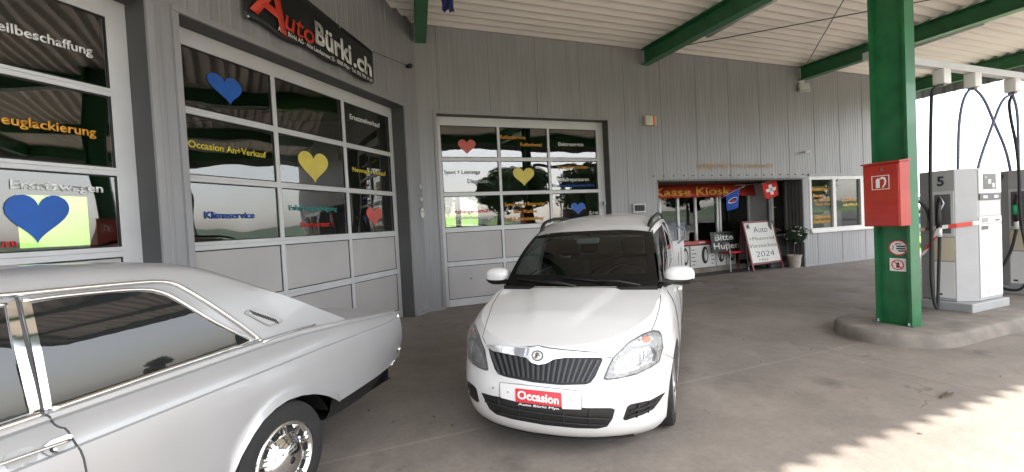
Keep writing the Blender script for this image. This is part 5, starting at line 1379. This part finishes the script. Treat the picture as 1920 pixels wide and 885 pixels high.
p6, nz6 = pump('fuel_pump', 7.86, -5.36, 'second fuel pump with a green nozzle cut off by the right edge', '')
def P6(s, n, z): return Vector((s-7.86, n+5.36, z-.15))
q = MB(); q.tube([(-.035, .25, 1.34), (-.035, .25, 1.2)], .04, 8); q.build('nozzle_grip', mat('green_grip', (.02, .3, .12), .5), nz6, smooth=True)
q = MB(); q.tube(smooth2([P6(7.84, -5.11, 1.13), P6(7.82, -5.05, .75), P6(7.74, -4.90, .40), P6(7.72, -4.98, .22), P6(7.72, -5.25, .24), P6(7.78, -5.25, .7), P6(7.80, -5.16, 1.3), P6(7.82, -5.16, 2.2), P6(7.95, -5.0, 3.0), P6(8.36, -4.9, 3.2)], 3, False), .019, 8); q.build('fuel_hose', 'rubber', p6, smooth=True)
q = MB(); q.tube(smooth2([P6(7.78, -5.0, 1.95), P6(7.74, -4.95, 1.75), P6(7.60, -4.8, 1.62)], 2, False), .018, 8); q.build('fuel_hose', 'rubber', p6, smooth=True)
# hose boom with balancer boxes
pp = at2('overhead_pipe', 8.2, -4.9, 3.50, 'pale grey square pipe running overhead above the pumps', 'pipe')
bx('pipe', (-3.37, -.05, -.05), (5.5, .05, .05), 'lgrey', pp, bevel=.006)
M['hosepale'] = mat('blue_grey_hose', (.13, .14, .24), .5)
for k, (s, hp, lab) in enumerate(((6.46, None, 'largest white hose box on the overhead pipe nearest the column'),
        (7.24, [[(7.24, 3.26), (7.0, 3.1), (6.86, 2.7), (6.82, 2.05), (6.8, 1.9)], [(7.24, 3.26), (7.55, 3.12), (7.82, 2.75), (8.15, 2.35), (8.3, 1.9)]], 'middle white hose box on the overhead pipe with two hoses'),
        (8.36, [[(8.36, 3.22), (8.05, 3.12), (7.75, 2.7), (7.4, 2.2), (7.3, 1.95)], [(8.36, 3.22), (8.5, 3.0), (8.52, 2.6), (8.5, 1.9)]], 'farthest white hose box on the overhead pipe at the frame edge'))):
    e = at2('hose_box', s, -4.9, 3.34, lab, 'hose box', 'hose boxes on the overhead pipe')
    q = MB(); q.rbox((-.085, -.075, -.10), (.085, .065, .11), .012); q.build('housing', 'white', e, smooth='angle'); bx('outlet', (-.06, -.05, -.13), (.02, .03, -.108), 'dgrey', e)
    bx('hanger', (-.03, -.03, .11), (.03, .03, .165), 'lgrey', e)
    for h in hp or []:
        q = MB(); q.tube(smooth2([(a-s, 0, z-3.34) for a, z in h], 3, False), .018, 7); q.build('hose', 'hosepale', e, smooth=True)

# ------------------------------------------------------------------ beyond the forecourt
tv = at2('vent_pipes', 14.4, -4.2, 0, 'row of thin grey tank vent pipes joined by a bar beyond the pumps', 'vent pipes')
for k in range(4):
    q = MB(); q.tube([(.14*k, 0, 0), (.14*k, 0, 3.62+(.16 if k == 1 else 0))], .018, 7); q.build('pipe', 'dgrey', tv)
q = MB(); q.tube([(-.04, 0, 3.6), (.48, 0, 3.6)], .016, 6); q.build('crossbar', 'dgrey', tv)
# a parked van glimpsed between column and pump
vn = at2('parked_van', 19.6, 2.1, 0, 'white van with a blue stripe glimpsed between the column and pump', 'van', None, R(70))
prof = [(-2.2, .35), (-2.25, .75), (-2.1, 1.0), (-1.35, 1.15), (-.75, 1.85), (-.5, 1.95), (2.1, 1.98), (2.25, 1.8), (2.28, .4)]
q = MB(); q.prism([(x, -.85, z) for x, z in prof], (0, 1.7, 0)); q.build('body', 'wpaint', vn, bevel=.05)
for y in (-.853, .853):
    q = MB(); q.prism([(-1.2, y, 1.2), (-.72, y, 1.78), (.1, y, 1.78), (.1, y, 1.2)], (0, math.copysign(.004, y), 0)); q.build('side_window', 'tint', vn)
    q = MB(); q.prism([(-2.1, y, .82), (2.25, y, .82), (2.25, y, 1.12), (-1.6, y, 1.08)], (0, math.copysign(.003, y), 0)); q.build('stripe', 'glim', vn)
q = MB(); q.prism([(-1.36, -.75, 1.17), (-1.36, .75, 1.17), (-.79, .68, 1.83), (-.79, -.68, 1.83)], (-.004, 0, .004)); q.build('windscreen', 'tint', vn)
for x in (-1.5, 1.5):
    for y in (-.8, .8):
        q = MB(); q.lathe([(0, -.1), (.18, -.1), (.2, -.1), (.31, -.09), (.33, -.05), (.33, .05), (.31, .09), (.2, .1), (0, .1)], 24, 'y', (x, y, .33)); t_ = q.build('wheel', 'tyre', vn, smooth='angle')
        q = MB(); q.lathe([(0, -.115), (.17, -.112), (.19, -.10)], 20, 'y', (x, y, .33)); q.build('rim', 'alloy', t_, smooth=True)
# low green rise behind the workshop, far hills
def hillstrip(name, az0, az1, r0, r1, hf, m, nseg=40):
    q = MB(); rows = []
    for j in range(9):
        r = r0+(r1-r0)*j/8; row = []
        for i in range(nseg+1):
            a = R(az0+(az1-az0)*i/nseg); row.append((r*math.sin(a), r*math.cos(a), -.3+hf(az0+(az1-az0)*i/nseg)*sstep(j/8, 0, 1)))
        rows.append(row)
    q.grid(rows); return tag(q.build(name, m, smooth=True), kind='structure')
hillstrip('meadow_rise', -100, 16, 26, 120, lambda a: 5+13*sstep(-a, 20, 45), 'grass')
M['hillm'] = mat('far_hill', (.05, .085, .05), .9, var=.3, vscale=.03)
hillstrip('far_hills', 20, 200, 420, 700, lambda a: 9+3*math.sin(a*.13)+2*math.sin(a*.31), 'hillm', 90)
def tree(x, y, z0, h, cr, label, seed, n=11000, lf=.28):
    e = empty('tree', (x, y, z0), 0, label, 'tree', 'trees around the meadow')
    r_ = random.Random(seed)
    q = MB(); q.tube([(0, 0, -.3), (.05, 0, h*.3), (.1, .05, h*.6)], [.03*h, .022*h, .008*h], 8)
    for k in range(6):
        a = 6.28*k/6+seed; q.tube([(.05, 0, h*(.28+.05*k)), (math.cos(a)*cr*.35, math.sin(a)*cr*.35, h*(.42+.05*k)), (math.cos(a)*cr*.65, math.sin(a)*cr*.65, h*(.5+.05*k))], [.010*h, .006*h, .003*h], 6)
    q.build('trunk', 'bark', e)
    q = MB()
    for k in range(9):
        a = 6.28*r_.random(); rr = cr*.55*r_.random()**.5; zc = h*(.42+.5*r_.random())
        c = leafcloud(n//9, (rr*math.cos(a), rr*math.sin(a), zc), cr*(.35+.25*r_.random()), lf*h/8, .8, seed*10+k, .3); q.add(c.v, c.f)
    q.build('crown', 'leaf', e)
tree(-8.2, 50, .6, 8, 4.2, 'broad leafy tree seen through the left rear window of the workshop', 1)
tree(-3.6, 52, .6, 8.5, 4.2, 'rounded leafy tree seen through the right rear window of the workshop', 2)
tree(22, -33, 0, 10, 4.8, 'tall dark tree across the road mirrored in the workshop door', 3)
tree(31, -26, 0, 8, 4.0, 'lower spreading tree across the road behind the camera', 4)
tree(195, 60, 0, 9, 4.5, 'dark tree beyond the far end of the forecourt', 5)
for k, (x, y, h) in enumerate(((2, -40, 9), (9, -42, 11), (15, -38, 8), (40, -30, 10), (47, -24, 9), (64, -2, 10), (70, -9, 12), (66, -17, 9))):
    tree(x, y, 0, h, h*.48, ['leafy tree leftmost of the row across the road behind the camera', 'tallest tree of the row across the road behind the camera', 'small tree between two taller ones across the road behind the camera', 'full leafy tree in the row across the road beyond the pumps', 'last tree of the row across the road to the right', 'tree nearest the pumps in the far clump past the forecourt', 'tallest tree of the far clump past the forecourt', 'tree at the road end of the far clump past the forecourt'][k], 20+k)
# small litter on the floor
for k, (s, n, lab) in enumerate(((3.0, -6.48, 'thin dark scrap of bark lying near the sunlit edge'), )):
    e = at2('bark_scrap', s, n, .003, lab, 'scrap')
    q = MB(); q.prism([(-.11, -.015, 0), (.02, -.03, 0), (.10, -.005, 0), (.03, .004, 0), (.09, .03, 0), (-.02, .012, 0)], (0, 0, .012)); q.build('scrap', 'bark', e)
lf_ = MB(); r_ = random.Random(11)
for k in range(60):
    s, n = r_.uniform(-2.5, 5.5), r_.uniform(-7.6, -1.2)
    a = r_.random()*6.28; sz = .008+.016*r_.random()
    lf_.add([(s+sz*math.cos(a+b)*(1 if b in (0, math.pi) else .45), n+sz*math.sin(a+b)*(1 if b in (0, math.pi) else .45), .004+.003*(b % 2)) for b in (0, math.pi/2, math.pi, 3*math.pi/2)], [(0, 1, 2, 3)])
o = lf_.build('leaf_litter', 'bark'); o.location = O2; o.rotation_euler = (0, 0, RZ2); tag(o, 'tiny dry leaf bits scattered over the concrete floor', 'litter', kind='stuff')
